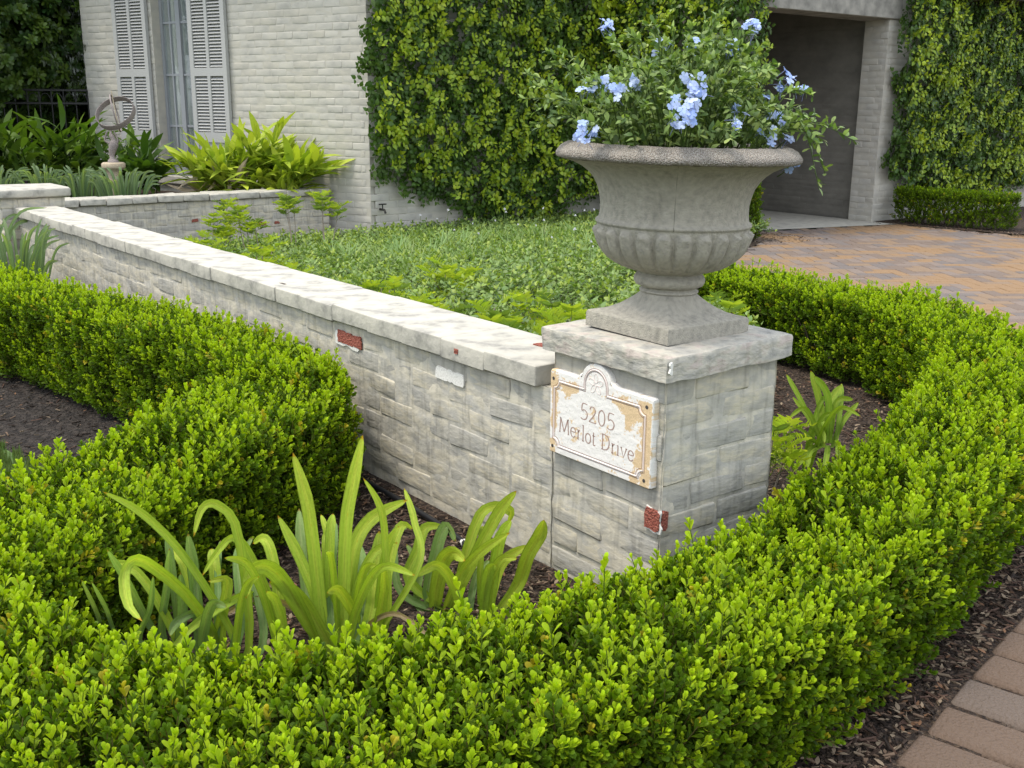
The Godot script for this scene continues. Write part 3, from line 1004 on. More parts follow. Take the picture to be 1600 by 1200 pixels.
func build_sign() -> void:
	var t := thing("house_sign", "weathered white house number sign with arched top, flaking to tan, on the pier", "house sign", V(-0.206, 0.45, 0.004))
	var pl := PackedVector2Array()
	pl.append(Vector2(-0.388, 0.34)); pl.append(Vector2(-0.392, 0.345)); pl.append(Vector2(-0.392, 0.556)); pl.append(Vector2(-0.387, 0.562))
	pl.append(Vector2(-0.290, 0.562))
	for i in 5:
		var a := PI + 0.0 - i * 0.12
		pl.append(Vector2(-0.2785 - 0.008 + i * 0.003, 0.563 + i * 0.0028))
	for i in 15:
		var a := PI * 0.93 - i * PI * 0.86 / 14.0
		pl.append(Vector2(-0.218 + cos(a) * 0.056, 0.555 + sin(a) * 0.054))
	for i in 5:
		var f := i / 4.0
		pl.append(Vector2(-0.160 + f * 0.020, 0.5705 - f * 0.0085 * (2.0 - f)))
	pl.append(Vector2(-0.025, 0.562)); pl.append(Vector2(-0.020, 0.557)); pl.append(Vector2(-0.020, 0.345)); pl.append(Vector2(-0.025, 0.34))
	var ctr := Vector2(-0.206, 0.45)
	var mb := MB.new()
	var n := pl.size()
	var inner := Geometry2D.offset_polygon(pl, -0.003)[0]
	var ring := func(poly: PackedVector2Array, z: float) -> int:
		var k := mb.v.size()
		for p in poly:
			mb.vert(Vector3(p.x, p.y, z), Color.WHITE, Vector2((p.x + 0.392) / 0.372, 1.0 - (p.y - 0.34) / 0.27))
		return k
	var tris := Geometry2D.triangulate_polygon(inner)
	var k0: int = ring.call(inner, 0.0175)
	for i in range(0, tris.size(), 3):
		mb.tri(k0 + tris[i], k0 + tris[i + 2], k0 + tris[i + 1])
	# the rim of the plate: top bevel and side, each as a strip between resampled outlines
	var k0b: int = ring.call(inner, 0.0174)
	var k1: int = ring.call(pl, 0.0145)
	var k2: int = ring.call(pl, -0.002)
	for i in n:
		var j := (i + 1) % n
		mb.quad(k1 + i, k1 + j, k2 + j, k2 + i)
	var near := func(p: Vector2) -> int:
		var b := 0
		for i in inner.size():
			if inner[i].distance_to(p) < inner[b].distance_to(p):
				b = i
		return b
	for i in n:
		var j := (i + 1) % n
		var a: int = near.call(pl[i])
		var b: int = near.call(pl[j])
		mb.tri(k1 + i, k0b + a, k1 + j)
		if a != b:
			mb.tri(k0b + a, k0b + b, k1 + j)
	# paint that has flaked: white on tan
	var im := Image.create(512, 384, false, Image.FORMAT_RGB8)
	var f1 := FastNoiseLite.new()
	f1.seed = 77; f1.frequency = 0.011; f1.fractal_octaves = 5
	var f2 := FastNoiseLite.new()
	f2.seed = 78; f2.frequency = 0.07; f2.fractal_octaves = 3
	for y in 384:
		for x in 512:
			var u := x / 512.0
			var v := y / 384.0
			var e := 0.0
			e = maxf(e, 1.0 - absf(u - 0.93) / 0.14)
			e = maxf(e, (1.0 - absf(u - 0.045) / 0.05) * 0.8)
			if u < 0.75:
				e = maxf(e, (1.0 - absf(v - 0.30) / 0.10) * (0.95 if u < 0.3 or u > 0.62 else 0.1))
			else:
				e = maxf(e, 1.0 - absf(v - 0.36) / 0.2)
			e = maxf(e, (1.0 - Vector2(u - 0.5, v - 0.62).length() / 0.2) * 0.42)
			e = maxf(e, (1.0 - Vector2(u - 0.22, v - 0.72).length() / 0.16) * 0.4)
			if v < 0.22 or u > 0.985:
				e = minf(e, 0.25)
			var s := e * 0.9 + f1.get_noise_2d(x, y) * 0.75 + f2.get_noise_2d(x, y) * 0.25
			var white := Color(0.86, 0.845, 0.83)
			var tan := Color(0.79, 0.69, 0.55)
			var c := white
			if s > 0.42:
				c = tan * (1.0 + f2.get_noise_2d(x * 2.0, y * 2.0) * 0.1)
			elif s > 0.35:
				c = Color(0.84, 0.78, 0.71)
			elif f2.get_noise_2d(x * 1.7 + 900.0, y * 1.7) > 0.5:
				c = Color(0.72, 0.70, 0.67)
			im.set_pixel(x, y, c)
	var pm := mat("flaking_plaque_paint", 0.75)
	pm.albedo_texture = ImageTexture.create_from_image(im)
	bump(pm, ntex(79, 0.04, 5, [], 256, 256), 0.1)
	obj("plate", mb, pm, t)
	# mouldings: a pink double line with notched corners
	var line := func(called: String, pts: Array, w: float, h: float, m: Material):
		var b := MB.new()
		var q := PackedVector3Array()
		for p in pts:
			q.append(Vector3(p.x, p.y, 0.0172))
		var prev := -1
		for i in q.size():
			var d := (q[mini(i + 1, q.size() - 1)] - q[maxi(i - 1, 0)]).normalized()
			var s := Vector3(-d.y, d.x, 0) * w * 0.5
			var k := b.vert(q[i] - s)
			b.vert(q[i] - s * 0.5 + Vector3(0, 0, h))
			b.vert(q[i] + s * 0.5 + Vector3(0, 0, h))
			b.vert(q[i] + s)
			if prev >= 0:
				for z in 3:
					b.quad(prev + z, k + z, k + z + 1, prev + z + 1)
			prev = k
		obj(called, b, m, t)
	for off in [[0.0, 0.0042, 0.0022, "moulding"], [0.0048, 0.0022, 0.0006, "groove"], [-0.0044, 0.0018, 0.0006, "groove"]]:
		var d: float = off[0]
		var x0: float = -0.374 + d
		var x1: float = -0.046 - d
		var y0: float = 0.362 + d
		var y1: float = 0.535 - d
		var m: Material = M[off[3]]
		var r := 0.019
		var arc := func(cx: float, cy: float, a0: float, a1: float, rr: float) -> Array:
			var o := []
			for i in 7:
				var a := lerpf(a0, a1, i / 6.0)
				o.append(Vector2(cx + cos(a) * rr, cy + sin(a) * rr))
			return o
		var ax0 := -0.218 - 0.041 + d * 0.8
		var ax1 := -0.218 + 0.041 - d * 0.8
		var pts := [Vector2(ax0, y1)]
		pts.append(Vector2(x0 + r, y1))
		pts += arc.call(x0, y1, 0.0, -PI / 2, r)
		pts.append(Vector2(x0, y0 + r))
		pts += arc.call(x0, y0, PI / 2, 0.0, r)
		pts.append(Vector2(x1 - r, y0))
		pts += arc.call(x1, y0, PI, PI / 2, r)
		pts.append(Vector2(x1, y1 - r))
		pts += arc.call(x1, y1, -PI / 2, -PI, r)
		pts.append(Vector2(ax1, y1))
		line.call(off[3], pts, off[1], off[2], m)
		var top := [Vector2(ax0, y1)]
		for i in 17:
			var a := PI - i * PI / 16.0
			top.append(Vector2(-0.218 + cos(a) * (0.041 - d * 0.8), 0.549 + sin(a) * (0.043 - d * 0.8)))
		top.append(Vector2(ax1, y1))
		line.call(off[3], top, off[1], off[2], m)
	for p in [Vector2(-0.378, 0.539), Vector2(-0.042, 0.539), Vector2(-0.378, 0.358), Vector2(-0.042, 0.358)]:
		var s := MB.new()
		var k := s.vert(Vector3(p.x, p.y, 0.0186))
		for i in 10:
			s.vert(Vector3(p.x + cos(TAU * i / 10) * 0.0048, p.y + sin(TAU * i / 10) * 0.0048, 0.0181))
		for i in 10:
			s.tri(k, k + 1 + (i + 1) % 10, k + 1 + i)
		obj("screw", s, M.screw, t)
	# the flower emblem in the arch: five looped petals
	for i in 5:
		var a := PI / 2 + i * TAU / 5
		var pts := []
		for j in 13:
			var b := TAU * j / 12.0
			var lp := Vector2(0.0155 - cos(b) * 0.0115, sin(b) * 0.0068)
			pts.append(Vector2(-0.218, 0.556) + lp.rotated(a))
		line.call("emblem_petal", pts, 0.0019, 0.0011, M.moulding)
	# lettering
	var glyph := {
		"5": [[0.62, 1, 0.2, 1, 0.13, 0.56, 0.35, 0.62, 0.58, 0.5, 0.64, 0.3, 0.52, 0.06, 0.26, -0.02, 0.04, 0.06]],
		"2": [[0.08, 0.78, 0.2, 0.96, 0.42, 0.98, 0.58, 0.8, 0.5, 0.52, 0.05, 0.0], [0.05, 0.0, 0.66, 0.0, 0.68, 0.07]],
		"0": [[0.35, 1.0, 0.14, 0.84, 0.07, 0.5, 0.14, 0.16, 0.35, 0.0, 0.56, 0.16, 0.63, 0.5, 0.56, 0.84, 0.35, 1.0]],
		"M": [[0.0, 0.0, 0.12, 0.0], [0.06, 0.0, 0.14, 1.0], [0.14, 1.0, 0.5, 0.08], [0.5, 0.08, 0.86, 1.0], [0.86, 1.0, 0.94, 0.0], [0.87, 0.0, 1.02, 0.0], [0.04, 1.0, 0.14, 1.0], [0.86, 1.0, 0.96, 1.0]],
		"e": [[0.06, 0.36, 0.48, 0.36, 0.46, 0.54, 0.28, 0.64, 0.1, 0.54, 0.04, 0.3, 0.12, 0.07, 0.3, -0.02, 0.5, 0.1]],
		"r": [[0.03, 0.62, 0.13, 0.64, 0.13, 0.0], [0.04, 0.0, 0.24, 0.0], [0.13, 0.44, 0.22, 0.58, 0.33, 0.62]],
		"l": [[0.02, 1.05, 0.12, 1.07, 0.12, 0.0], [0.03, 0.0, 0.22, 0.0]],
		"o": [[0.28, 0.64, 0.1, 0.55, 0.04, 0.32, 0.1, 0.08, 0.28, -0.02, 0.46, 0.08, 0.52, 0.32, 0.46, 0.55, 0.28, 0.64]],
		"t": [[0.14, 0.86, 0.13, 0.12, 0.2, 0.0, 0.32, 0.04], [0.02, 0.62, 0.3, 0.62]],
		"D": [[0.04, 1.0, 0.36, 1.0, 0.64, 0.88, 0.76, 0.52, 0.64, 0.14, 0.36, 0.0, 0.04, 0.0], [0.14, 1.0, 0.14, 0.0]],
		"i": [[0.03, 0.62, 0.13, 0.64, 0.13, 0.0], [0.03, 0.0, 0.23, 0.0], [0.12, 0.9, 0.14, 0.86]],
		"v": [[0.0, 0.62, 0.24, 0.0, 0.48, 0.62], [-0.05, 0.62, 0.09, 0.62], [0.4, 0.62, 0.54, 0.62]],
	}
	var wid := {"5": 0.78, "2": 0.82, "0": 0.82, "M": 1.16, "e": 0.66, "r": 0.52, "l": 0.34, "o": 0.68, "t": 0.46, "D": 0.96, "i": 0.42, "v": 0.62, " ": 0.42}
	var sharp := "2MrlitvD"
	for ln in [["5205", -0.272, 0.458, 0.040, 1.0], ["Merlot Drive", -0.352, 0.401, 0.0385, 0.97]]:
		var x: float = ln[1]
		var h: float = ln[3]
		for ch in ln[0]:
			if glyph.has(ch):
				var b := MB.new()
				for stroke in glyph[ch]:
					var pts := []
					for i in range(0, stroke.size(), 2):
						pts.append(Vector3(stroke[i], stroke[i + 1], 0))
					var q := PackedVector3Array()
					if sharp.contains(ch) and pts.size() <= 3:
						q = PackedVector3Array(pts)
					else:
						q = spline(pts, pts.size() * 4)
					var prev := -1
					for i in q.size():
						var d := (q[mini(i + 1, q.size() - 1)] - q[maxi(i - 1, 0)]).normalized()
						var s := Vector3(-d.y, d.x, 0) * 0.00145 * (0.75 + 0.5 * absf(d.y))
						var base: float = ln[2] - (x + 0.272) * 0.03
						var p := Vector3(x + q[i].x * h, base + q[i].y * h, 0.0179)
						var k := b.vert(p - s)
						b.vert(p + s)
						if prev >= 0:
							b.quad(prev, k, k + 1, prev + 1)
						prev = k
				obj("letter", b, M.letter, t)
			x += wid[ch] * h * ln[4]

func build_garden_wall() -> void:
	var t := thing("garden_wall", "low painted brick wall with white cap running from the urn pier back to the far pier", "garden wall", V(-3.0, 0, -0.11), "")
	core(t, "mortar_core", V(-5.78, -0.1, -0.206), V(-0.401, 0.5, -0.01), M.mortar)
	brick_kit("wall", 0.195, 0.0625, 0.09, 0.006, 0.0032, 14)
	var tones := ["paint", "paint_grey", "paint", "paint", "paint_grey"]
	var items := lay("wall", V(-5.78, 0.028, 0), V(1, 0, 0), V(0, 0, 1), 5.38, 7, tones, 0, 0.067, 0.2, 0.09, 0.0, null, [0, 0], 0.008, 0.0015)
	items += lay("wall", V(-0.41, 0.028, -0.216), V(-1, 0, 0), V(0, 0, -1), 5.36, 7, tones, 0, 0.067, 0.2, 0.09, 0.0, null, [0, 0], 0.01)
	pieces(t, "brick", "wall", items, 300, "brick_field")
	smear(t, V(-5.78, 0, 0), V(1, 0, 0), V(0, 0, 1), 5.38, 0.502, M.mortar, 0.017, 0.0030, -0.0014)
	smear(t, V(-0.405, 0, -0.216), V(-1, 0, 0), V(0, 0, -1), 5.37, 0.502, M.mortar, 0.03)
	var x := -5.775
	var caps := []
	while x < -0.44:
		var w := minf(rnd(0.19, 0.235), -0.428 - x)
		if w < 0.08:
			break
		var b := chamfer(Vector3(w + 0.004, 0.058, 0.262), 0.005, 0.0018)
		put("cap_brick", b.mesh(), M.cap_paint, t, Transform3D(Basis(Vector3(rnd(-1, 1), rnd(-1, 1), rnd(-1, 1)).normalized(), rnd(0, 0.008)), V(x + w / 2, 0.528 + rnd(-0.0025, 0.0025), -0.105 + rnd(-0.003, 0.003)) - t.position))
		x += w
	patch(t, "bare_brick_spot", V(-1.462, 0.447, 0.003), V(1, -0.02, 0).normalized(), V(0, 1, 0), 0.168, 0.046, M.red, 40, 0.0028, 0.24)
	patch(t, "old_paint_flake", V(-1.48, 0.439, 0.002), V(1, -0.02, 0).normalized(), V(0, 1, 0), 0.168, 0.050, M.chalk, 30, 0.0022)
	patch(t, "old_paint_flake", V(-0.868, 0.441, 0.002), V(1, -0.02, 0).normalized(), V(0, 1, 0), 0.15, 0.040, M.chalk, 34, 0.0030)
	patch(t, "bare_brick_spot", V(-0.80, 0.532, 0.027), V(1, 0, 0), V(0, 1, 0), 0.02, 0.018, M.red, 8, 0.003)
	patch(t, "bare_brick_spot", V(-0.62, 0.557, -0.15), V(1, 0, 0), V(0, 0, -1), 0.07, 0.035, M.red, 9, 0.004)
	patch(t, "chipped_corner", V(-2.02, 0.5565, -0.03), V(1, 0, 0), V(0, 0, -1), 0.05, 0.012, M.bark, 8, 0.003)

func build_far_pier() -> void:
	var o := V(-5.97, 0, -0.10)
	var t := thing("brick_pier", "far square painted brick pier with flat cap at the left end of the garden wall", "pier", o, "painted brick wall piers")
	core(t, "mortar_core", o + V(-0.194, -0.1, -0.194), o + V(0.194, 0.61, 0.194), M.mortar)
	var tones := ["paint", "paint", "paint_grey", "paint_pale"]
	var items := []
	items += lay("near", o + V(-0.2, 0.007, 0.2), V(1, 0, 0), V(0, 0, 1), 0.4, 9, tones, 0, 0.067, 0.2, 0.1, 0.0, null, [0.1, 0.1], 0.008)
	items += lay("near", o + V(0.2, 0.007, 0.2), V(0, 0, -1), V(1, 0, 0), 0.4, 9, tones, 1, 0.067, 0.2, 0.1, 0.0, null, [0.1, 0.1], 0.008)
	items += lay("near", o + V(0.2, 0.007, -0.2), V(-1, 0, 0), V(0, 0, -1), 0.4, 9, tones, 0, 0.067, 0.2, 0.1, 0.0, null, [0.1, 0.1], 0.008)
	items += lay("near", o + V(-0.2, 0.007, -0.2), V(0, 0, 1), V(-1, 0, 0), 0.4, 9, tones, 1, 0.067, 0.2, 0.1, 0.0, null, [0.1, 0.1], 0.008)
	pieces(t, "brick", "near", items)
	put("cap", chamfer(Vector3(0.47, 0.062, 0.47), 0.012, 0.004).mesh(), M.cap_paint, t, Transform3D(Basis(), V(0, 0.641, 0)))

func build_planter_wall() -> void:
	var t := thing("planter_wall", "low painted brick planter wall in front of the lime green ginger by the window", "planter wall", V(-7.6, 0, -1.6))
	core(t, "mortar_core", V(-7.7, -0.1, -3.1), V(-7.503, 0.382, 0.1), M.mortar)
	var tones := ["paint", "paint", "paint_grey", "paint_pale"]
	var items := lay("wall", V(-7.5, -0.02, 0.1), V(0, 0, -1), V(1, 0, 0), 3.28, 6, tones, 0, 0.067, 0.2, 0.09, 0.0, null, [0, 0], 0.01)
	pieces(t, "brick", "wall", items)
	var z := 0.1
	while z > -3.2:
		var w := minf(rnd(0.21, 0.27), z + 3.22)
		if w < 0.06:
			break
		put("cap_brick", chamfer(Vector3(0.25, 0.062, w), 0.009, 0.005).mesh(), M.cap_paint, t, Transform3D(Basis(Vector3(rnd(-1, 1), rnd(-1, 1), rnd(-1, 1)).normalized(), rnd(0, 0.01)), V(-7.595, 0.412, z - w / 2 - 0.001) - t.position))
		z -= w
	patch(t, "bare_brick_spot", V(-7.497, 0.215, -1.85), V(0, 0, -1), V(0, 1, 0), 0.07, 0.032, M.red, 11, 0.002, 0.3)
	patch(t, "bare_brick_spot", V(-7.497, 0.15, -2.48), V(0, 0, -1), V(0, 1, 0), 0.10, 0.038, M.red, 13, 0.002, 0.3)
	patch(t, "bare_brick_spot", V(-7.497, 0.15, -2.63), V(0, 0, -1), V(0, 1, 0), 0.06, 0.034, M.red, 11, 0.002, 0.3)

func build_urn() -> void:
	var t := thing("stone_urn", "large grey cast stone urn with fluted bowl and pebbled rim on the brick pier", "urn", V(-0.2, 0.672, -0.2))
	t.scale = Vector3(1.0, 0.972, 1.0)
	t.rotation = Vector3(-0.015, 0, -0.012)       # it leans a little to the right
	# square foot that flares up into a round neck: four faces that meet in sharp corners
	var prof := [[0.1435, 0.0, 0.0], [0.144, 0.005, 0.0], [0.1435, 0.036, 0.0], [0.1405, 0.0415, 0.0], [0.126, 0.0445, 0.02], [0.106, 0.052, 0.08], [0.09, 0.063, 0.2], [0.0785, 0.076, 0.4], [0.0715, 0.088, 0.7], [0.068, 0.098, 1.0]]
	var foot := MB.new()
	var nq := 17
	for side in 4:
		var k := foot.v.size()
		for j in prof.size():
			for i in nq:
				var a := -PI / 4 + PI / 2 * i / (nq - 1) + side * PI / 2
				var cx := cos(a)
				var cz := sin(a)
				var m := maxf(absf(cx), absf(cz))
				var q: Array = prof[j]
				var p: Vector3 = (Vector3(cx / m, 0, cz / m).lerp(Vector3(cx, 0, cz), q[2]) * q[0]) + Vector3.UP * q[1]
				foot.vert(p)
		for j in prof.size() - 1:
			for i in nq - 1:
				var b := k + j * nq + i
				foot.quad(b, b + nq, b + nq + 1, b + 1)
	put("foot", foot.mesh(), M.stone, t)
	var body := [[0.068, 0.098], [0.0725, 0.1], [0.073, 0.104], [0.067, 0.107], [0.066, 0.112], [0.074, 0.114], [0.084, 0.119], [0.0885, 0.127], [0.0885, 0.135], [0.084, 0.143], [0.078, 0.147], [0.0785, 0.15], [0.084, 0.153]]
	var bowl := [[0.088, 0.156], [0.105, 0.159], [0.125, 0.166], [0.143, 0.176], [0.158, 0.189], [0.166, 0.199], [0.172, 0.209], [0.177, 0.219], [0.1805, 0.228], [0.183, 0.236], [0.1845, 0.243], [0.1858, 0.250], [0.1866, 0.256], [0.187, 0.262], [0.187, 0.268]]
	var up := [[0.187, 0.272], [0.1905, 0.2735], [0.1915, 0.277], [0.190, 0.2805], [0.1855, 0.282], [0.183, 0.288], [0.1805, 0.305], [0.181, 0.325], [0.1845, 0.345], [0.191, 0.365], [0.201, 0.383], [0.214, 0.398], [0.231, 0.411], [0.252, 0.421], [0.271, 0.427], [0.284, 0.430]]
	var all := []
	for q in body:
		all.append([q[0], q[1], -1.0])
	for q in bowl:
		all.append([q[0], q[1], (q[1] - 0.156) / 0.112])
	for q in up:
		all.append([q[0], q[1], -1.0])
	var nb := 384
	var wob := FastNoiseLite.new()
	wob.seed = 9
	wob.frequency = 6.0
	var pos2 := func(i: int, j: int) -> Vector3:
		var a := TAU * i / nb
		var q: Array = all[j]
		var fl := 0.0
		if q[2] >= 0.0:                                    # gadroons: 24 round topped lobes
			var ph := absf(fposmod(a * 24.0 / TAU, 1.0) * 2.0 - 1.0)
			var hgt: float = q[2]
			var wv := 0.86
			if hgt > 0.74:
				wv = 0.86 * sqrt(maxf(0.0, 1.0 - pow((hgt - 0.74) / 0.2, 2.0)))
			if ph < wv:
				fl = sqrt(1.0 - pow(ph / wv, 2.0)) * 0.0145 * minf(1.0, 0.25 + hgt * 1.6) * minf(1.0, wv * 2.0)
			fl -= 0.0062 * minf(1.0, hgt * 3.0) * (1.0 if hgt < 0.74 else maxf(0.0, 1.0 - (hgt - 0.74) / 0.26))
		var d := Vector3(cos(a), 0, sin(a))
		var r: float = q[0] + fl
		return d * (r + wob.get_noise_3dv(d * r * 3.0 + Vector3.UP * q[1] * 3.0) * 0.0018) + Vector3.UP * q[1]
	# the dark seam that the casting mould left
	var sm := MB.new()
	var sdir := V(1, 0, 1.03).normalized()
	var sx := V(sdir.z, 0, -sdir.x)
	var prev := -1
	for j in range(body.size() + bowl.size(), all.size()):
		var q: Array = all[j]
		var r: float = q[0] + (0.0085 if q[2] > 0.25 and q[2] < 0.85 else 0.0) + 0.0006
		var ww := 0.005 + 0.002 * sin(j * 1.7)
		var p: Vector3 = sdir * r + Vector3.UP * q[1]
		var k2 := sm.vert(p - sx * ww - sdir * 0.004)
		sm.vert(p)
		sm.vert(p + sx * ww - sdir * 0.004)
		if prev >= 0:
			sm.quad(prev, k2, k2 + 1, prev + 1)
			sm.quad(prev + 1, k2 + 1, k2 + 2, prev + 2)
		prev = k2
	put("mould_seam", sm.mesh(), M.seam, t)
	put("bowl", grid(nb, all.size(), pos2, true).mesh(), M.stone, t)
	var rim := [[0.284, 0.430], [0.291, 0.432], [0.295, 0.436], [0.2955, 0.442], [0.292, 0.448], [0.283, 0.459], [0.268, 0.468], [0.259, 0.470], [0.252, 0.466], [0.246, 0.45], [0.22, 0.42], [0.19, 0.40]]
	var pos3 := func(i: int, j: int) -> Vector3:
		var a := TAU * i / 160.0
		var d := Vector3(cos(a), 0, sin(a))
		var q: Array = rim[j]
		return d * (q[0] + wob.get_noise_3dv(d * 9.0 + Vector3.UP * q[1] * 20.0) * 0.002) + Vector3.UP * (q[1] + wob.get_noise_3dv(d * 2.0) * 0.002)
	put("rim", grid(160, rim.size(), pos3, true).mesh(), M.rim, t)
	var soil := MB.new()
	var k := soil.vert(V(0, 0.44, 0))
	for i in 32:
		soil.vert(V(cos(TAU * i / 32) * 0.235, 0.43, sin(TAU * i / 32) * 0.235))
	for i in 32:
		soil.tri(k, k + 1 + i, k + 1 + (i + 1) % 32)
	put("potting_soil", soil.mesh(), M.soil, t)

func build_plumbago() -> void:
	var c := V(-0.2, 1.11, -0.2)
	var t := thing("plumbago", "leafy plumbago with pale blue flower clusters spilling over the stone urn", "flowering plant", c)
	var right := V(RT.x, 0, RT.z).normalized()
	var back := V(FW.x, 0, FW.z).normalized()
	var dk := Color(0.10, 0.16, 0.05)
	var md := Color(0.17, 0.255, 0.075)
	var lt := Color(0.27, 0.37, 0.11)
	var shapes := []
	for i in 9:
		var mb := MB.new()
		leaf(mb, Vector3.ZERO, Vector3.UP, Vector3(0, 0, 1), 1.0, rnd(0.38, 0.5), jit([dk, md, lt][i % 3], 0.2), OBOVATE if i < 4 else OVATE, rnd(0.05, 0.3), 0.22)
		shapes.append(mb.mesh())
	var twigs := MB.new()
	var leaves := []
	var ends := [[-0.37, 0.12, 0.0], [-0.36, 0.18, 0.05], [-0.34, 0.09, -0.06], [-0.35, 0.15, -0.04], [-0.31, 0.23, 0.0], [-0.33, 0.05, -0.04], [-0.28, 0.24, 0.04], [-0.33, 0.15, 0.02], [-0.30, 0.20, 0.0], [-0.34, 0.06, -0.05], [0.10, 0.32, 0.0], [0.05, 0.30, -0.05], [0.14, 0.30, 0.06], [0.40, 0.06, 0.0], [0.42, 0.03, -0.05], [0.36, -0.05, -0.04], [0.33, -0.08, -0.1], [0.25, 0.2, 0.05], [-0.16, 0.26, 0.0], [-0.24, 0.20, 0.08], [-0.05, 0.27, 0.1], [0.3, 0.13, -0.1], [0.33, 0.1, 0.1], [0.2, 0.25, 0.0]]
	var br := []
	for e in ends:
		br.append(right * e[0] + Vector3.UP * e[1] + back * e[2])
	for i in 185:
		var a := rnd(0, TAU)
		var el := rnd(0.12, 1.45)
		var hor := right * cos(a) + back * sin(a)
		var reach := 0.325 - 0.012 * cos(a)
		br.append(hor * cos(el) * reach * rnd(0.65, 1.18) + Vector3.UP * (sin(el) * 0.31 * rnd(0.55, 1.05) + 0.0))
	var flowers := [V(-0.359, 1.393, -0.104), V(-0.185, 1.155, 0.105), V(-0.157, 1.262, -0.004), V(-0.214, 1.253, 0.021), V(-0.155, 1.238, 0.036), V(-0.275, 1.256, 0.015), V(-0.176, 1.341, -0.232), V(-0.131, 1.345, -0.291), V(-0.136, 1.396, -0.39), V(-0.018, 1.253, -0.061), V(0.001, 1.199, -0.012), V(-0.063, 1.274, -0.432), V(-0.072, 1.252, -0.496), V(-0.079, 1.225, -0.391), V(-0.014, 1.199, -0.211), V(0.027, 1.165, -0.166), V(-0.023, 1.187, -0.363), V(0.005, 1.142, -0.295), V(-0.018, 1.143, -0.40), V(-0.013, 1.07, -0.409), V(-0.262, 1.346, -0.208)]
	for i in flowers.size():
		flowers[i] += (EYE - flowers[i]).normalized() * 0.035 + Vector3.UP * 0.004
	for f in flowers:
		br.append(f - c - (f - c).normalized() * 0.012)
	var dense := br.size()
	for i in dense:
		var e: Vector3 = br[i]
		var hor := V(e.x, 0, e.z)
		var st := hor.normalized() * minf(0.2, hor.length() * 0.55) + V(rnd(-0.04, 0.04), 0.0, rnd(-0.04, 0.04))
		var mid := st.lerp(e, 0.55) + Vector3.UP * rnd(0.03, 0.09)
		if e.y < 0.0:
			mid = st.lerp(e, 0.6)
			mid.y = 0.075
		var q := spline([c + st, c + mid, c + e], 8)
		twigs.tube(q, 0.0018, 0.001, 4, Color(0.10, 0.15, 0.04))
		var ln := 0.0
		for k in 8:
			ln += q[k].distance_to(q[k + 1])
		var nl := int(ln / 0.0068)
		for k in nl:
			var f := (k + 0.5) / nl
			if f < 0.06:
				continue
			var ii := mini(int(f * 8), 7)
			var p := q[ii].lerp(q[ii + 1], f * 8 - ii)
			var d := (q[ii + 1] - q[ii]).normalized()
			var out := (d * 0.5 + rv(1.0) + Vector3.UP * 0.35 + hor.normalized() * 0.3).normalized()
			var size := rnd(0.018, 0.032) * (1.0 - 0.25 * f)
			var yv := out
			var zv := (Vector3.UP + rv(0.7) + hor.normalized() * 0.4)
			var xv := yv.cross(zv).normalized()
			zv = xv.cross(yv)
			var pick := rng.randi() % 9
			leaves.append([seen_size(p) * (1.0 if (p - c).dot(back) < 0.05 else 0.6), Transform3D(Basis(xv, yv, zv) * size, p), pick])
	obj("stems", twigs, M.soft, t, "stuff")
	leaves.sort_custom(func(a, b): return a[0] > b[0])
	var lists := {}
	for i in leaves.size():
		var tr: Transform3D = leaves[i][1]
		var mm: Mesh = shapes[leaves[i][2]]
		if i < 300:
			tr.origin -= c
			put("leaf", mm, M.soft, t, tr)
		else:
			if not lists.has(mm):
				lists[mm] = []
			lists[mm].append(tr)
	for mm in lists:
		many("foliage", mm, M.soft, t, lists[mm])
	# flowers
	var fm := []
	for i in 5:
		var mb := MB.new()
		var col := Color(0.38, 0.50, 0.85).lerp(Color(0.60, 0.69, 0.92), i / 4.0)
		for k in 5:
			var a := TAU * k / 5 + rnd(-0.1, 0.1)
			var d := V(cos(a), rnd(-0.05, 0.25), sin(a))
			leaf(mb, d * 0.0006, d, Vector3.UP, 0.0118, 0.0100, jit(col, 0.06), OBOVATE, rnd(0.0, 0.25), 0.08)
		mb.tube(PackedVector3Array([V(0, -0.03, 0), V(0, 0.0003, 0)]), 0.0006, 0.0009, 4, Color(0.3, 0.34, 0.55))
		fm.append(mb.mesh())
	var sizes := [6, 9, 5, 4, 5, 6, 7, 10, 8, 12, 17, 8, 3, 2, 3, 4, 4, 5, 4, 3, 3]
	for i in flowers.size():
		var p: Vector3 = flowers[i]
		var toward := ((EYE - p).normalized() * 0.55 + (p - c).normalized() * 0.6 + Vector3.UP * 0.5).normalized()
		var stem := MB.new()
		stem.tube(PackedVector3Array([p - toward * 0.045, p - toward * 0.02]), 0.0015, 0.0012, 4, Color(0.1, 0.16, 0.04))
		for k in sizes[i]:
			stem.tube(PackedVector3Array([p - toward * 0.022, p - toward * 0.02 + rv(0.012)]), 0.0009, 0.0007, 3, Color(0.14, 0.2, 0.06))
		var cl := obj("flower_cluster", stem, M.soft, t)
		for k in int(sizes[i] * 1.35):
			var spread: float = 0.007 + 0.0047 * sqrt(float(sizes[i]))
			var d := (toward + rv(0.75)).normalized()
			var q := p + rv(spread) + toward * rnd(-0.004, 0.010)
			put("flower", fm[rng.randi() % 5], M.petal, cl, Transform3D(frame(d, rnd(0, TAU), rnd(0.72, 0.98)), q - c))
func slab(mb: MB, o: Vector3, u: Vector3, n: Vector3, a: Vector3, b: Vector3) -> void:     # a box in a wall's own axes: along, up, out
	var k := MB.new()
	k.box(a, b)
	mb.add(k, Transform3D(Basis(u, Vector3.UP, n), o))

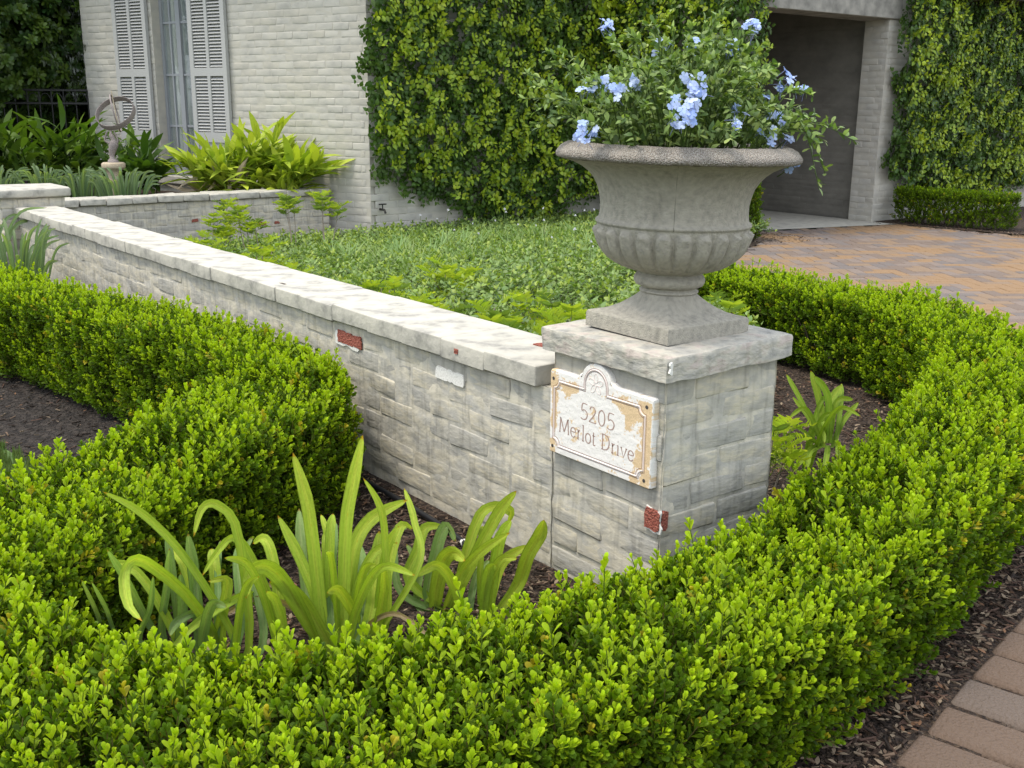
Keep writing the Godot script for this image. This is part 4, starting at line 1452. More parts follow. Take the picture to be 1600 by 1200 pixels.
func build_house() -> void:
	var corner := V(-7.1, 0, -3.4)
	var t := thing("brick_house", "pale painted brick house with grey louvred shutters and ivy on its side wall", "house", corner)
	brick_kit("house", 0.196, 0.0635, 0.05, 0.006, 0.0028, 10)
	var d := V(-0.9397, 0, 0.3420)
	var n := V(0.3420, 0, 0.9397)
	var u := -d
	var o := corner + d * 4.0
	var hx0 := 4.0 - 2.86
	var hx1 := 4.0 - 2.31
	var hy0 := 0.46
	var hy1 := 2.82
	var mb := MB.new()
	for b in [[0.0, hx0, -0.1, 3.1], [hx1, 4.0, -0.1, 3.1], [hx0, hx1, -0.1, hy0], [hx0, hx1, hy1, 3.1]]:
		slab(mb, o, u, n, V(b[0], b[2], -0.3), V(b[1], b[3], -0.0022))
	obj("wall", mb, M.house2, t)
	var hole := func(a: float, b: float, y: float) -> Array:
		if y < hy0 + 0.01 or y > hy1:
			return [[a, b]]
		var out := []
		if a < hx0:
			out.append([a, minf(b, hx0)])
		if b > hx1:
			out.append([maxf(a, hx1), b])
		return out
	var tones := ["house", "house", "house2"]
	var items := lay("house", o, u, n, 4.0, 46, tones, 0, 0.067, 0.2, 0.05, 0.0, hole, [0, 0.05], 0.006, 0.0009)
	# the side wall under the ivy
	var sw := MB.new()
	sw.box(V(-7.4, -0.1, -7.2), V(-7.1035, 3.1, -3.47))
	obj("side_wall", sw, M.house2, t)
	items += lay("house", corner, V(0, 0, -1), V(1, 0, 0), 3.6, 46, tones, 1, 0.067, 0.2, 0.05, 0.0, null, [0.05, 0], 0.006, 0.0012)
	pieces(t, "brick", "house", items, 300, "brick_field")
	# window in its reveal
	var w := MB.new()
	var z0 := -0.145
	var z1 := -0.105
	for b in [[hx0, hx0 + 0.035, hy0, hy1], [hx1 - 0.035, hx1, hy0, hy1], [hx0 + 0.035, hx1 - 0.035, hy1 - 0.05, hy1], [hx0 + 0.035, hx1 - 0.035, hy0, hy0 + 0.09]]:
		slab(w, o, u, n, V(b[0], b[2], z0), V(b[1], b[3], z1))
	var win := obj("window", w, M.frame, t)
	var cx := (hx0 + hx1) * 0.5
	var mu := MB.new()
	slab(mu, o, u, n, V(cx - 0.03, hy0 + 0.09, z0 + 0.002), V(cx + 0.03, hy1 - 0.05, z1 + 0.004))
	obj("mullion", mu, M.frame, win)
	for q in [cx - 0.135, cx + 0.135]:
		var m := MB.new()
		slab(m, o, u, n, V(q - 0.009, hy0 + 0.09, z0 + 0.01), V(q + 0.009, hy1 - 0.05, z1 - 0.006))
		obj("muntin", m, M.frame, win)
	for y in [0.98, 1.5, 2.02, 2.5]:
		for s in [[hx0 + 0.035, cx - 0.03], [cx + 0.03, hx1 - 0.035]]:
			var m := MB.new()
			slab(m, o, u, n, V(s[0], y - 0.011, z0 + 0.012), V(s[1], y + 0.011, z1 - 0.008))
			obj("muntin", m, M.frame, win)
	for s in [[hx0 + 0.035, cx - 0.144], [cx - 0.126, cx - 0.03], [cx + 0.03, cx + 0.126], [cx + 0.144, hx1 - 0.035]]:
		for y in [[hy0 + 0.09, 0.969], [0.991, 1.489], [1.511, 2.009], [2.031, 2.489], [2.511, hy1 - 0.05]]:
			var g := MB.new()
			slab(g, o, u, n, V(s[0], y[0], -0.128), V(s[1], y[1], -0.124))
			obj("pane", g, M.glass, win)
	var cu := MB.new()
	for side in [0, 1]:
		var prev := -1
		for i in 60:
			var f := i / 59.0
			var x := lerpf(hx0 - 0.05, cx - 0.05, f) if side == 0 else lerpf(cx + 0.02, hx1 + 0.05, f)
			var p := o + u * x + n * (-0.24 + 0.022 * sin(f * 34.0) + 0.01 * sin(f * 71.0))
			var k := cu.vert(V(p.x, hy0, p.z))
			cu.vert(V(p.x, hy1, p.z))
			if i > 0:
				cu.quad(prev, prev + 1, k + 1, k)
			prev = k
	obj("curtain", cu, M.curtain, t)
	var rm := MB.new()
	slab(rm, o, u, n, V(hx0 - 0.6, hy0 - 0.3, -1.6), V(hx1 + 0.6, hy1 + 0.2, -1.5))
	slab(rm, o, u, n, V(hx0 - 0.7, hy0 - 0.3, -1.5), V(hx0 - 0.6, hy1 + 0.2, -0.3))
	slab(rm, o, u, n, V(hx1 + 0.6, hy0 - 0.3, -1.5), V(hx1 + 0.7, hy1 + 0.2, -0.3))
	slab(rm, o, u, n, V(hx0 - 0.7, hy0 - 0.4, -1.6), V(hx1 + 0.7, hy0 - 0.3, -0.3))
	slab(rm, o, u, n, V(hx0 - 0.7, hy1 + 0.2, -1.6), V(hx1 + 0.7, hy1 + 0.3, -0.3))
	obj("room", rm, M.curtain, t)
	var sl := MB.new()
	slab(sl, o, u, n, V(hx0 - 0.03, hy0 - 0.07, -0.28), V(hx1 + 0.03, hy0, 0.035))
	obj("sill", sl, M.house, t)
	# shutters, folded back against the wall
	for sx in [[4.0 - 3.42, 4.0 - 2.90], [4.0 - 2.27, 4.0 - 1.75]]:
		var a: float = sx[0]
		var b: float = sx[1]
		var y0 := 0.42
		var y1 := 2.84
		var so := 0.012
		var st := 0.05
		var f := MB.new()
		var mid := (a + b) * 0.5
		for r in [[a, a + 0.055, y0, y1], [b - 0.055, b, y0, y1], [mid - 0.02, mid + 0.02, 0.93, 1.48], [mid - 0.02, mid + 0.02, 1.56, y1 - 0.07]]:
			slab(f, o, u, n, V(r[0], r[2], so), V(r[1], r[3], st))
		for r in [[y1 - 0.07, y1], [1.48, 1.56], [0.83, 0.93], [0.62, 0.66], [y0, y0 + 0.06]]:
			slab(f, o, u, n, V(a + 0.055, r[0], so), V(b - 0.055, r[1], st))
		var sh := obj("shutter", f, M.shutter, t)
		for r in [[0.66, 0.83], [y0 + 0.06, 0.62]]:
			var p := MB.new()
			slab(p, o, u, n, V(a + 0.055, r[0], so + 0.004), V(b - 0.055, r[1], st - 0.012))
			obj("panel", p, M.shutter, sh)
		var wd := mid - 0.02 - a - 0.055
		var sm := chamfer(Vector3(wd, 0.036, 0.006), 0.001, 0.0).mesh()
		for col in [a + 0.055 + wd * 0.5, b - 0.055 - wd * 0.5]:
			var y := 0.95
			while y < y1 - 0.09:
				if y < 1.47 or y > 1.575:
					put("slat", sm, M.shutter, sh, Transform3D(Basis(u, Vector3.UP, n) * Basis(Vector3(1, 0, 0), -0.85 + PI), o + u * col + Vector3.UP * y + n * 0.031 - corner))
				y += 0.0315
	var rf := MB.new()
	slab(rf, o, u, n, V(-0.4, 3.1, -6.0), V(4.2, 3.2, 0.35))
	rf.box(V(-11.5, 3.11, -7.2), V(-6.85, 3.21, -3.5))
	obj("roof", rf, M.roof, t)
	# a hose bibb near the corner
	var tap := MB.new()
	tap.tube(PackedVector3Array([V(-7.1, 0.26, -3.5), V(-7.02, 0.26, -3.5), V(-7.0, 0.23, -3.5)]), 0.011, 0.011, 6)
	tap.tube(PackedVector3Array([V(-7.05, 0.26, -3.5), V(-7.05, 0.31, -3.5)]), 0.006, 0.006, 5)
	tap.tube(PackedVector3Array([V(-7.05, 0.31, -3.54), V(-7.05, 0.31, -3.46)]), 0.007, 0.007, 5)
	obj("tap", tap, M.iron, t)

func build_carport() -> void:
	var o := V(-5.4, 0, -8.0)
	var t := thing("carport", "dark open brick carport with grey beam over its entrance at the back", "carport", o)
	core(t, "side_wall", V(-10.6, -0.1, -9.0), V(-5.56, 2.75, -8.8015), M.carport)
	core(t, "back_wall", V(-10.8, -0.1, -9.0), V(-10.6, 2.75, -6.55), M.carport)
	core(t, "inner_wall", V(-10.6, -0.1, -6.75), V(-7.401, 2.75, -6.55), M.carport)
	core(t, "return_wall", V(-7.1, -0.1, -6.58), V(-5.306, 3.0, -6.383), M.house2)
	var fw := MB.new()
	fw.box(V(-5.55, -0.1, -13.5), V(-5.253, 3.0, -8.703))
	obj("front_wall", fw, M.house2, t)
	brick_kit("carport", 0.195, 0.0615, 0.05, 0.006, 0.0035, 8)
	var tones := ["house", "house2", "house2"]
	var items := lay("carport", V(-5.25, 0, -8.70), V(0, 0, -1), V(1, 0, 0), 4.8, 32, tones, 0, 0.067, 0.2, 0.05, 0.0, null, [0.05, 0], 0.006)
	items += lay("carport", V(-5.55, 0, -8.70), V(1, 0, 0), V(0, 0, 1), 0.3, 32, tones, 1, 0.067, 0.2, 0.05, 0.0, null, [0, 0.05], 0.006)
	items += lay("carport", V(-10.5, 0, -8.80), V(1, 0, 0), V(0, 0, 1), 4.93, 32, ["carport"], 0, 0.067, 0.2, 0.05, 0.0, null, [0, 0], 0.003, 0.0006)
	items += lay("carport", V(-7.1, 0, -6.38), V(1, 0, 0), V(0, 0, 1), 1.8, 40, tones, 0, 0.067, 0.2, 0.05, 0.0, null, [0, 0], 0.006)
	pieces(t, "brick", "carport", items, 300, "brick_field")
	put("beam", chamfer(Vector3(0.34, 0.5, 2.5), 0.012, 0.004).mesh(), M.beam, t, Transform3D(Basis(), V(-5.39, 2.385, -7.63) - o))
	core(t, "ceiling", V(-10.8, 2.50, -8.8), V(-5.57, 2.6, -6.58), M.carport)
	var rf := MB.new()
	rf.box(V(-11.0, 2.78, -14.0), V(-5.1, 2.92, -6.5))
	obj("roof", rf, M.roof, t)
	for i in 6:
		put("eave_shingle", chamfer(Vector3(0.28, 0.035, 0.9), 0.006, 0.004).mesh(), M.roof, t, Transform3D(Basis(Vector3(0, 0, 1), -0.25), V(-4.98, 2.46 + 0.004 * (i % 2), -9.9 - i * 0.9) - o))
	core(t, "fascia", V(-5.13, 2.4, -14.0), V(-5.08, 2.78, -8.95), M.beam)

func build_ground() -> void:
	var g := MB.new()
	g.flat_quad(V(-60, -0.12, -60), V(60, -0.12, -60), V(60, -0.12, 60), V(-60, -0.12, 60))
	struct("ground", g, M.turf)
	# soil of the beds round the wall, gently uneven
	var bed := PackedVector2Array([Vector2(-12, 3.5), Vector2(1.6, 3.5), Vector2(0.86, 0.45), Vector2(0.68, -0.66), Vector2(0.5, -1.35), Vector2(0.3, -1.9), Vector2(-0.3, -2.65), Vector2(-1.2, -2.98), Vector2(-2.35, -3.05), Vector2(-3.94, -4.6), Vector2(-4.75, -6.2), Vector2(-5.2, -6.5), Vector2(-7.1, -6.6), Vector2(-7.1, -3.4), Vector2(-12, -3.0)])
	struct("bed_soil", sheet(bed, 0.0), M.mulch)
	struct("dark_soil", sheet(PackedVector2Array([Vector2(-5, 0.35), Vector2(-1.0, 0.35), Vector2(-0.5, 1.4), Vector2(-1.2, 1.5), Vector2(-1.85, 0.88), Vector2(-5, 1.25)]), 0.004), M.soil)
	struct("lawn", sheet(PackedVector2Array([Vector2(-9, 1.5), Vector2(-2.35, 0.93), Vector2(-1.85, 0.87), Vector2(-1.3, 1.6), Vector2(-0.8, 3.3), Vector2(-9, 3.3)]), 0.008), M.turf)
	struct("planter_soil", sheet(PackedVector2Array([Vector2(-7.7, 0.3), Vector2(-7.7, -3.19), Vector2(-10.85, -2.04), Vector2(-16, -0.3), Vector2(-16, 2)]), 0.30), M.mulch)
	var bed2 := PackedVector2Array([Vector2(-5.25, -8.75), Vector2(-5.02, -8.72), Vector2(-3.75, -8.85), Vector2(-3.2, -9.3), Vector2(-3.0, -11), Vector2(-3.0, -14), Vector2(-5.25, -14)])
	struct("carport_bed_soil", sheet(bed2, 0.006), M.mulch)
	struct("apron", sheet(PackedVector2Array([Vector2(-10.6, -6.7), Vector2(-5.5, -6.56), Vector2(-4.95, -8.73), Vector2(-5.25, -8.75), Vector2(-10.6, -8.82)]), 0.004), M.apron)
	# driveway: herringbone pavers on sand
	var drive := PackedVector2Array([Vector2(-5.5, -6.56), Vector2(-4.75, -6.2), Vector2(-3.94, -4.6), Vector2(-2.35, -3.05), Vector2(-1.2, -2.98), Vector2(-0.3, -2.65), Vector2(0.3, -1.9), Vector2(0.4, -1.3), Vector2(4.0, -1.6), Vector2(6.0, -12.0), Vector2(-3.0, -14.0), Vector2(-3.0, -11.0), Vector2(-3.2, -9.3), Vector2(-3.75, -8.85), Vector2(-4.95, -8.73)])
	var dn := struct("driveway", sheet(drive, -0.014), M.sand)
	brick_kit("paver", 0.1955, 0.05, 0.0955, 0.005, 0.0012, 6)
	var items := []
	var rot := 0.62
	var ax := Vector2(cos(rot), sin(rot))
	var ay := Vector2(-sin(rot), cos(rot))
	var tone := FastNoiseLite.new()
	tone.seed = 5
	tone.frequency = 1.1
	for a in range(-170, 171):
		for b in range(-45, 46):
			for k in 2:
				var cell := Vector2(a + 4 * b, a) + (Vector2(1.0, 0.5) if k == 0 else Vector2(2.5, 0.0))
				var p2 := (ax * cell.x + ay * cell.y) * 0.1 + Vector2(-1.0, -6.0)
				if not inside(p2, drive):
					continue
				var p := V(p2.x, -0.0245 + rnd(-0.0015, 0.0015), p2.y)
				if seen_size(p) <= 0.0 and seen_size(p + V(0, 0, 0.3)) <= 0.0:
					continue
				var dir := ax if k == 0 else ay
				var bas := Basis(V(dir.x, 0, dir.y), Vector3.UP, V(dir.x, 0, dir.y).cross(Vector3.UP)) * Basis(rv(1).normalized(), rnd(0, 0.01))
				var z := tone.get_noise_2d(p2.x * 0.9, p2.y * 0.9) + rnd(-0.32, 0.32) + clampf((p2.x + 4.2) * 0.07, -0.25, 0.15)
				var key := "paver_rose"
				if z > 0.22:
					key = "paver_orange"
				elif z > 0.05:
					key = "paver_sand"
				elif z < -0.28:
					key = "paver_grey"
				elif z < -0.1:
					key = "paver_brown"
				items.append([Transform3D(bas, p), rng.randi() % 6, key])
	pieces(dn, "paver", "paver", items, 300, "paver_field")
	# the walk at the lower right: two bond rows of larger pavers
	var wd := Vector2(0.192, 0.9814)
	var wr := Vector2(0.9814, -0.192)
	var e := Vector2(0.527, -0.718)
	var walk := PackedVector2Array([e - wd * 1.2, e + wd * 4.0, e + wd * 4.0 + wr * 2.0, e - wd * 1.2 + wr * 2.0])
	var wn := struct("walkway", sheet(walk, -0.016), M.sand)
	brick_kit("walk_paver", 0.226, 0.06, 0.134, 0.013, 0.003, 6)
	var wi := []
	for r in 3:
		for i in range(-9, 26):
			var p2 := e + wd * (0.1425 * i + (0.05 if r == 1 else 0.0)) + wr * (0.116 + 0.233 * r + rnd(-0.004, 0.004))
			var bas := Basis(V(wr.x, 0, wr.y), Vector3.UP, V(wr.x, 0, wr.y).cross(Vector3.UP)) * Basis(rv(1).normalized(), rnd(0, 0.012))
			wi.append([Transform3D(bas, V(p2.x, -0.022 + rnd(-0.002, 0.002), p2.y)), rng.randi() % 6, ["walk_brown", "walk_grey", "walk_brown", "walk_brown"][rng.randi() % 4]])
	pieces(wn, "paver", "walk_paver", wi, 300)

func chips() -> void:
	# shredded bark and dead leaves over the beds
	var root := thing("bark_mulch", "shredded brown bark mulch and dry leaves scattered over the beds by the pier", "mulch", Vector3.ZERO)
	root.set_meta("kind", "stuff")
	var tones := [Color(0.04, 0.027, 0.019), Color(0.075, 0.047, 0.033), Color(0.13, 0.088, 0.06), Color(0.22, 0.165, 0.115), Color(0.025, 0.018, 0.015), Color(0.15, 0.08, 0.045)]
	var kinds := []
	for i in 8:
		var mb := MB.new()
		if i < 5:
			mb.add(chamfer(Vector3(rnd(0.014, 0.04), rnd(0.002, 0.005), rnd(0.003, 0.007)), 0.0012, 0.0016, tones[i]), Transform3D())
		else:
			leaf(mb, V(-0.013, 0, 0), V(1, 0.1, 0), Vector3.UP, rnd(0.014, 0.022), 0.009, tones[[2, 3, 5][i - 5]], OVATE, -0.2, 0.5)
		kinds.append(mb.mesh())
	var lists := []
	for k in 8:
		lists.append([])
	var regions := [[Rect2(-1.5, 0.03, 1.3, 1.2), 4600], [Rect2(-1.8, -2.3, 2.0, 2.2), 5600], [Rect2(0.25, -1.6, 0.6, 2.3), 7500], [Rect2(-3.8, 0.3, 2.6, 1.1), 1200], [Rect2(-5.2, -9.2, 1.9, 0.6), 500], [Rect2(-5.3, -6.9, 0.8, 0.9), 300]]
	for r in regions:
		for i in r[1]:
			var rc: Rect2 = r[0]
			var p := V(rnd(rc.position.x, rc.end.x), 0.006 + rnd(0.0, 0.008), rnd(rc.position.y, rc.end.y))
			if p.x > 0.526 + (p.z + 0.72) * 0.1956 and p.z > -1.6:
				continue
			if p.x < 0.01 and p.x > -5.8 and p.z < 0.005 and p.z > -0.42 and (p.x > -0.41 or p.z > -0.23):
				continue
			var kk := rng.randi() % 8
			if rc.position.x < -3 and rc.position.y > 0.0 and rng.randf() < 0.5:
				kk = 4
			lists[kk].append(Transform3D(Basis(Vector3.UP, rnd(0, TAU)) * Basis(rv(1).normalized(), rnd(0, 0.45)) * rnd(0.5, 1.1), p))
	for k in 8:
		many("chips", kinds[k], M.chip, root, lists[k])

func lawn_grass() -> void:
	var mb := MB.new()
	for i in 14:
		var a := rnd(0, TAU)
		leaf(mb, V(rnd(-0.012, 0.012), 0, rnd(-0.012, 0.012)), V(cos(a) * 0.5, 1, sin(a) * 0.5), V(cos(a), -0.3, sin(a)), rnd(0.02, 0.045), 0.004, jit(Color(0.13, 0.18, 0.055), 0.25), LANCE, 0.4, 0.2)
	var m := mb.mesh()
	var w := []
	for i in 3800:
		var p := Vector2(rnd(-3.6, -1.2), rnd(0.8, 2.2))
		if inside(p, PackedVector2Array([Vector2(-3.7, 1.05), Vector2(-2.35, 0.93), Vector2(-1.85, 0.87), Vector2(-1.3, 1.6), Vector2(-1.2, 2.2), Vector2(-3.7, 2.2)])):
			w.append(Transform3D(Basis(Vector3.UP, rnd(0, TAU)) * rnd(0.7, 1.2), V(p.x, 0.008, p.y)))
	many("grass", m, M.soft, self, w)
	var g := get_child(get_child_count() - 1)
	tag(g, "short green lawn grass behind the boxwood at the left edge", "grass")
func strap_plant(called: String, label: String, cat: String, at: Vector3, leaves: Array, group := "") -> void:
	var t := thing(called, label, cat, at, group)
	var tones := [[Color(0.27, 0.40, 0.045), Color(0.44, 0.57, 0.07)], [Color(0.30, 0.42, 0.05), Color(0.42, 0.50, 0.07)], [Color(0.16, 0.27, 0.09), Color(0.26, 0.39, 0.14)], [Color(0.16, 0.27, 0.03), Color(0.28, 0.41, 0.05)], [Color(0.13, 0.22, 0.11), Color(0.25, 0.35, 0.20)], [Color(0.34, 0.27, 0.16), Color(0.45, 0.36, 0.22)]]
	for l in leaves:
		var k: Array = tones[l[2]]
		obj("leaf", ribbon(l[0], l[1], jit(k[0], 0.12), jit(k[1], 0.12), 16, 1.2), M.strap, t)

func random_straps(n: int, at: Vector3, spread: float, ln: float, wd: float, lean: float, tone: int) -> Array:
	var out := []
	for i in n:
		var a := rnd(0, TAU)
		var hor := V(cos(a), 0, sin(a))
		var b := at + hor * spread * rnd(0.0, 1.0)
		var l := ln * rnd(0.7, 1.1)
		var le := lean * rnd(0.2, 1.2)
		out.append([[b, b + Vector3.UP * l * 0.45 + hor * l * le * 0.2, b + Vector3.UP * l * 0.8 + hor * l * le * 0.55, b + Vector3.UP * l * (1.0 - le * 0.3) + hor * l * le], wd * rnd(0.7, 1.2), tone])
	return out

func ginger(called: String, label: String, at: Vector3, u: Vector3, w: float, depth: float, canes: int, h: float, a: Color, b: Color, lean: Vector3, dead: int) -> void:
	var t := thing(called, label, "ginger plant", at)
	var kinds := []
	for i in 8:
		var mb := MB.new()
		var col := jit(a.lerp(b, i / 7.0), 0.15)
		leaf(mb, Vector3.ZERO, V(0, 1, 0.1), Vector3(0, 0.1, 1), 1.0, rnd(0.2, 0.26), col, LANCE, rnd(0.15, 0.75), 0.16, col.lerp(b, 0.5))
		kinds.append(mb.mesh())
	var stems := MB.new()
	for i in canes:
		var p := at + u * rnd(-w, w) + u.cross(Vector3.UP) * rnd(-depth, depth)
		p.y = at.y
		var edge := (p - at).dot(u) / w
		var dir := (Vector3.UP * 1.0 + u * (edge * 0.75 + rnd(-0.35, 0.35)) + u.cross(Vector3.UP) * rnd(-0.5, 0.5) + lean).normalized()
		var l := h * rnd(0.6, 1.05) * (1.0 - 0.3 * absf(edge))
		var tip := p + dir * l
		var q := spline([p, p + Vector3.UP * l * 0.4 + dir * l * 0.12, tip], 6)
		stems.tube(q, 0.008, 0.004, 4, a)
		var nl := 8
		var az := rnd(0, TAU)
		for k in nl:
			var f := 0.3 + 0.7 * k / (nl - 1)
			var ii := mini(int(f * 6), 5)
			var c := q[ii].lerp(q[ii + 1], f * 6 - ii)
			var side := 1.0 if k % 2 == 0 else -1.0
			var out := V(cos(az), 0, sin(az)) * side
			var d := (out * (0.95 - f * 0.5) + dir * 0.75 + Vector3.UP * 0.12 + rv(0.15)).normalized()
			var x := d.cross(Vector3.UP + out * 0.4 + rv(0.3)).normalized()
			put("leaf", kinds[rng.randi() % 8], M.soft, t, Transform3D(Basis(x, d, x.cross(d)) * rnd(0.22, 0.36), c - at))
	var extra := []
	for i in 8:
		extra.append([])
	for i in canes * 7:
		var p := at + u * rnd(-w, w) * 1.05 + u.cross(Vector3.UP) * rnd(-depth, depth) + Vector3.UP * rnd(0.05, h * 0.62)
		var d := (u * rnd(-1, 1) + u.cross(Vector3.UP) * rnd(-0.6, 0.9) + Vector3.UP * rnd(0.1, 1.0)).normalized()
		var x := d.cross(Vector3.UP + rv(0.5)).normalized()
		extra[rng.randi() % 8].append(Transform3D(Basis(x, d, x.cross(d)) * rnd(0.18, 0.32), p))
	for i in 8:
		many("foliage", kinds[i], M.soft, t, extra[i])
	obj("canes", stems, M.soft, t, "stuff")
	if dead > 0:
		var db := MB.new()
		leaf(db, Vector3.ZERO, V(0, 1, 0), Vector3(0, 0, 1), 1.0, 0.14, Color(0.42, 0.34, 0.25), LANCE, 0.5, 0.5)
		var dm := db.mesh()
		for i in dead:
			var p := at + u * rnd(-w * 1.1, -w * 0.2) + u.cross(Vector3.UP) * rnd(-depth, depth) + Vector3.UP * rnd(0.03, 0.25)
			var d := (u * rnd(-1, 1) + V(0, rnd(-0.3, 0.5), 0) + u.cross(Vector3.UP) * rnd(-0.8, 0.8)).normalized()
			var x := d.cross(rv(1)).normalized()
			put("dry_leaf", dm, M.soft, t, Transform3D(Basis(x, d, x.cross(d)) * rnd(0.16, 0.32), p - at))

func nandina(label: String, at: Vector3, h: float, nst: int, bare: float, tone: float, group: String, sc := 1.0) -> void:
	var t := thing("nandina", label, "nandina", at, group)
	var st := MB.new()
	for i in nst:
		var a := rnd(0, TAU)
		var tip := at + V(cos(a) * rnd(0.02, 0.16) * sc, h * rnd(0.6, 1.0), sin(a) * rnd(0.02, 0.16) * sc)
		var b := at + V(cos(a) * 0.03, 0, sin(a) * 0.03)
		st.tube(spline([b, b.lerp(tip, 0.5) + rv(0.025), tip], 4), 0.005 * sc, 0.003 * sc, 4)
		var nf := 9
		for k in nf:
			var f := bare + (1.0 - bare) * (k + 0.5) / nf
			var p := b.lerp(tip, f)
			var az := k * 2.4 + a
			var hor := V(cos(az), 0, sin(az))
			var d := (hor * (1.15 - f * 0.75) + Vector3.UP * 0.8).normalized()
			var x := d.cross(Vector3.UP + hor).normalized()
			var pool: Array = L.frond_new if rng.randf() < tone else L.frond_old
			put("frond", pool[rng.randi() % pool.size()], M.soft, t, Transform3D(Basis(x, d, x.cross(d)) * (rnd(0.75, 1.15) * sc), p - at))
	obj("stem", st, M.twig, t)

func build_plants() -> void:
	# --- the boxwood
	var old := Color(0.052, 0.098, 0.010)
	var mid := Color(0.14, 0.235, 0.010)
	var new := Color(0.375, 0.51, 0.018)
	var woody := Color(0.16, 0.14, 0.05)
	L.box_new = []
	for i in 6:
		L.box_new.append(box_sprig(rnd(0.06, 0.088), 5 + i % 2, 0.0150 + 0.0012 * i, mid.lerp(old, rnd(0, 0.6)), new.lerp(mid, rnd(0.0, 0.3)), Color(0.14, 0.2, 0.03)))
	L.box_old = []
	for i in 3:
		L.box_old.append(box_sprig(rnd(0.045, 0.06), 5, 0.018, old, old.lerp(mid, rnd(0.2, 0.9)), woody))
	for i in 4:
		L.box_old.append(box_sprig(rnd(0.045, 0.06), 5, 0.018, old, old.lerp(mid, rnd(0.1, 0.8)), woody))
	L.box_old.append(box_sprig(0.06, 4, 0.02, Color(0.16, 0.17, 0.02), Color(0.42, 0.36, 0.03), woody))
	L.box_far = []
	for i in 4:
		L.box_far.append(box_sprig(0.06, 4, 0.022, old, mid.lerp(new, rnd(0.0, 0.45)), woody))
	var h1 := thing("boxwood_hedge", "curving front boxwood hedge wrapping round the urn pier beside the walkway", "hedge", V(0.28, 0, 0.0), "clipped boxwood hedges")
	hedge(h1, [Vector2(-2.5, -2.62), Vector2(-1.9, -2.64), Vector2(-1.3, -2.56), Vector2(-0.72, -2.38), Vector2(-0.3, -2.0), Vector2(-0.03, -1.5), Vector2(0.16, -1.0), Vector2(0.29, -0.5), Vector2(0.365, -0.1), Vector2(0.43, 0.3), Vector2(0.44, 0.65), Vector2(0.38, 0.98), Vector2(0.2, 1.28), Vector2(-0.1, 1.46), Vector2(-0.5, 1.6)], 0.2, [0.35, 0.36, 0.37, 0.38, 0.37, 0.36, 0.34, 0.32, 0.30, 0.31, 0.32, 0.33, 0.34, 0.35, 0.35], 1900.0, L.box_new, L.box_old, 1.0, 300)
	var tw := MB.new()
	for z in [-0.02, 0.04, 0.09, -0.08, 0.12, 0.0, 0.03]:
		var b := V(0.38, rnd(0.02, 0.06), z)
		var tip := V(0.475 + rnd(-0.02, 0.02), rnd(0.14, 0.24), z + rnd(-0.08, 0.08))
		tw.tube(spline([b, b.lerp(tip, 0.5) + rv(0.025), tip], 5), 0.004, 0.0016, 4)
		for k in 3:
			var s := b.lerp(tip, rnd(0.4, 0.9))
			tw.tube(PackedVector3Array([s, s + V(rnd(0, 0.03), rnd(0.0, 0.06), rnd(-0.05, 0.05))]), 0.002, 0.001, 3)
	obj("bare_twigs", tw, M.twig, h1)
	var h2 := thing("boxwood_hedge", "boxwood hedge along the garden wall behind the dark soil at the left", "hedge", V(-2.6, 0, 0.42), "clipped boxwood hedges")
	hedge(h2, [Vector2(-5.2, 0.75), Vector2(-4.4, 0.68), Vector2(-3.6, 0.56), Vector2(-2.9, 0.44), Vector2(-2.2, 0.29), Vector2(-1.75, 0.24), Vector2(-1.4, 0.24)], 0.17, [0.40, 0.40, 0.40, 0.40, 0.40, 0.40, 0.40], 1550.0, L.box_new, L.box_old, 1.0, 300)
	var h3 := thing("boxwood_hedge", "boxwood hedge between the lawn and the strap leaved lilies, ending at the wall", "hedge", V(-0.85, 0, 0.8), "clipped boxwood hedges")
	hedge(h3, [Vector2(-1.28, 0.33), Vector2(-1.15, 0.52), Vector2(-1.03, 0.75), Vector2(-0.92, 0.98), Vector2(-0.74, 1.24), Vector2(-0.55, 1.55)], 0.22, [0.38, 0.36, 0.34, 0.32, 0.31, 0.31], 1850.0, L.box_new, L.box_old, 1.0, 300)
	var h4 := thing("boxwood_hedge", "low clipped rectangular boxwood hedge under the ivy at the back right", "hedge", V(-4.5, 0, -8.95), "clipped boxwood hedges")
	hedge(h4, [Vector2(-4.95, -9.0), Vector2(-4.5, -9.05), Vector2(-4.02, -9.12)], 0.2, [0.37, 0.37, 0.37], 800.0, L.box_far, L.box_old, 1.0, 150, 0.01)
	var h5 := thing("boxwood_shrub", "small upright boxwood shrub at the corner of the driveway, seen behind the urn", "shrub", V(-4.95, 0, -6.2))
	hedge(h5, [Vector2(-4.97, -6.22), Vector2(-4.93, -6.18)], 0.13, [0.56, 0.56], 900.0, L.box_far, L.box_old, 1.0, 80, 0.02)
	# --- lilies
	strap_plant("lily", "bright green strap leaved lily with tall upright blades at the front", "lily", V(-0.33, 0, 0.72), leaves_bright() + random_straps(7, V(-0.32, 0, 0.72), 0.12, 0.36, 0.022, 0.6, 0) + random_straps(4, V(-0.36, 0, 0.66), 0.12, 0.34, 0.02, 0.4, 0) + random_straps(5, V(-0.36, 0, 0.66), 0.14, 0.2, 0.012, 1.4, 5), "lilies in the bed before the wall")
	strap_plant("lily", "arching lily with long looping leaves and bluish blades, leftmost in its bed", "lily", V(-0.38, 0, 0.98), leaves_arching() + random_straps(4, V(-0.38, 0, 1.0), 0.1, 0.3, 0.018, 0.4, 2) + random_straps(4, V(-0.34, 0, 0.95), 0.1, 0.3, 0.022, 0.6, 0), "lilies in the bed before the wall")
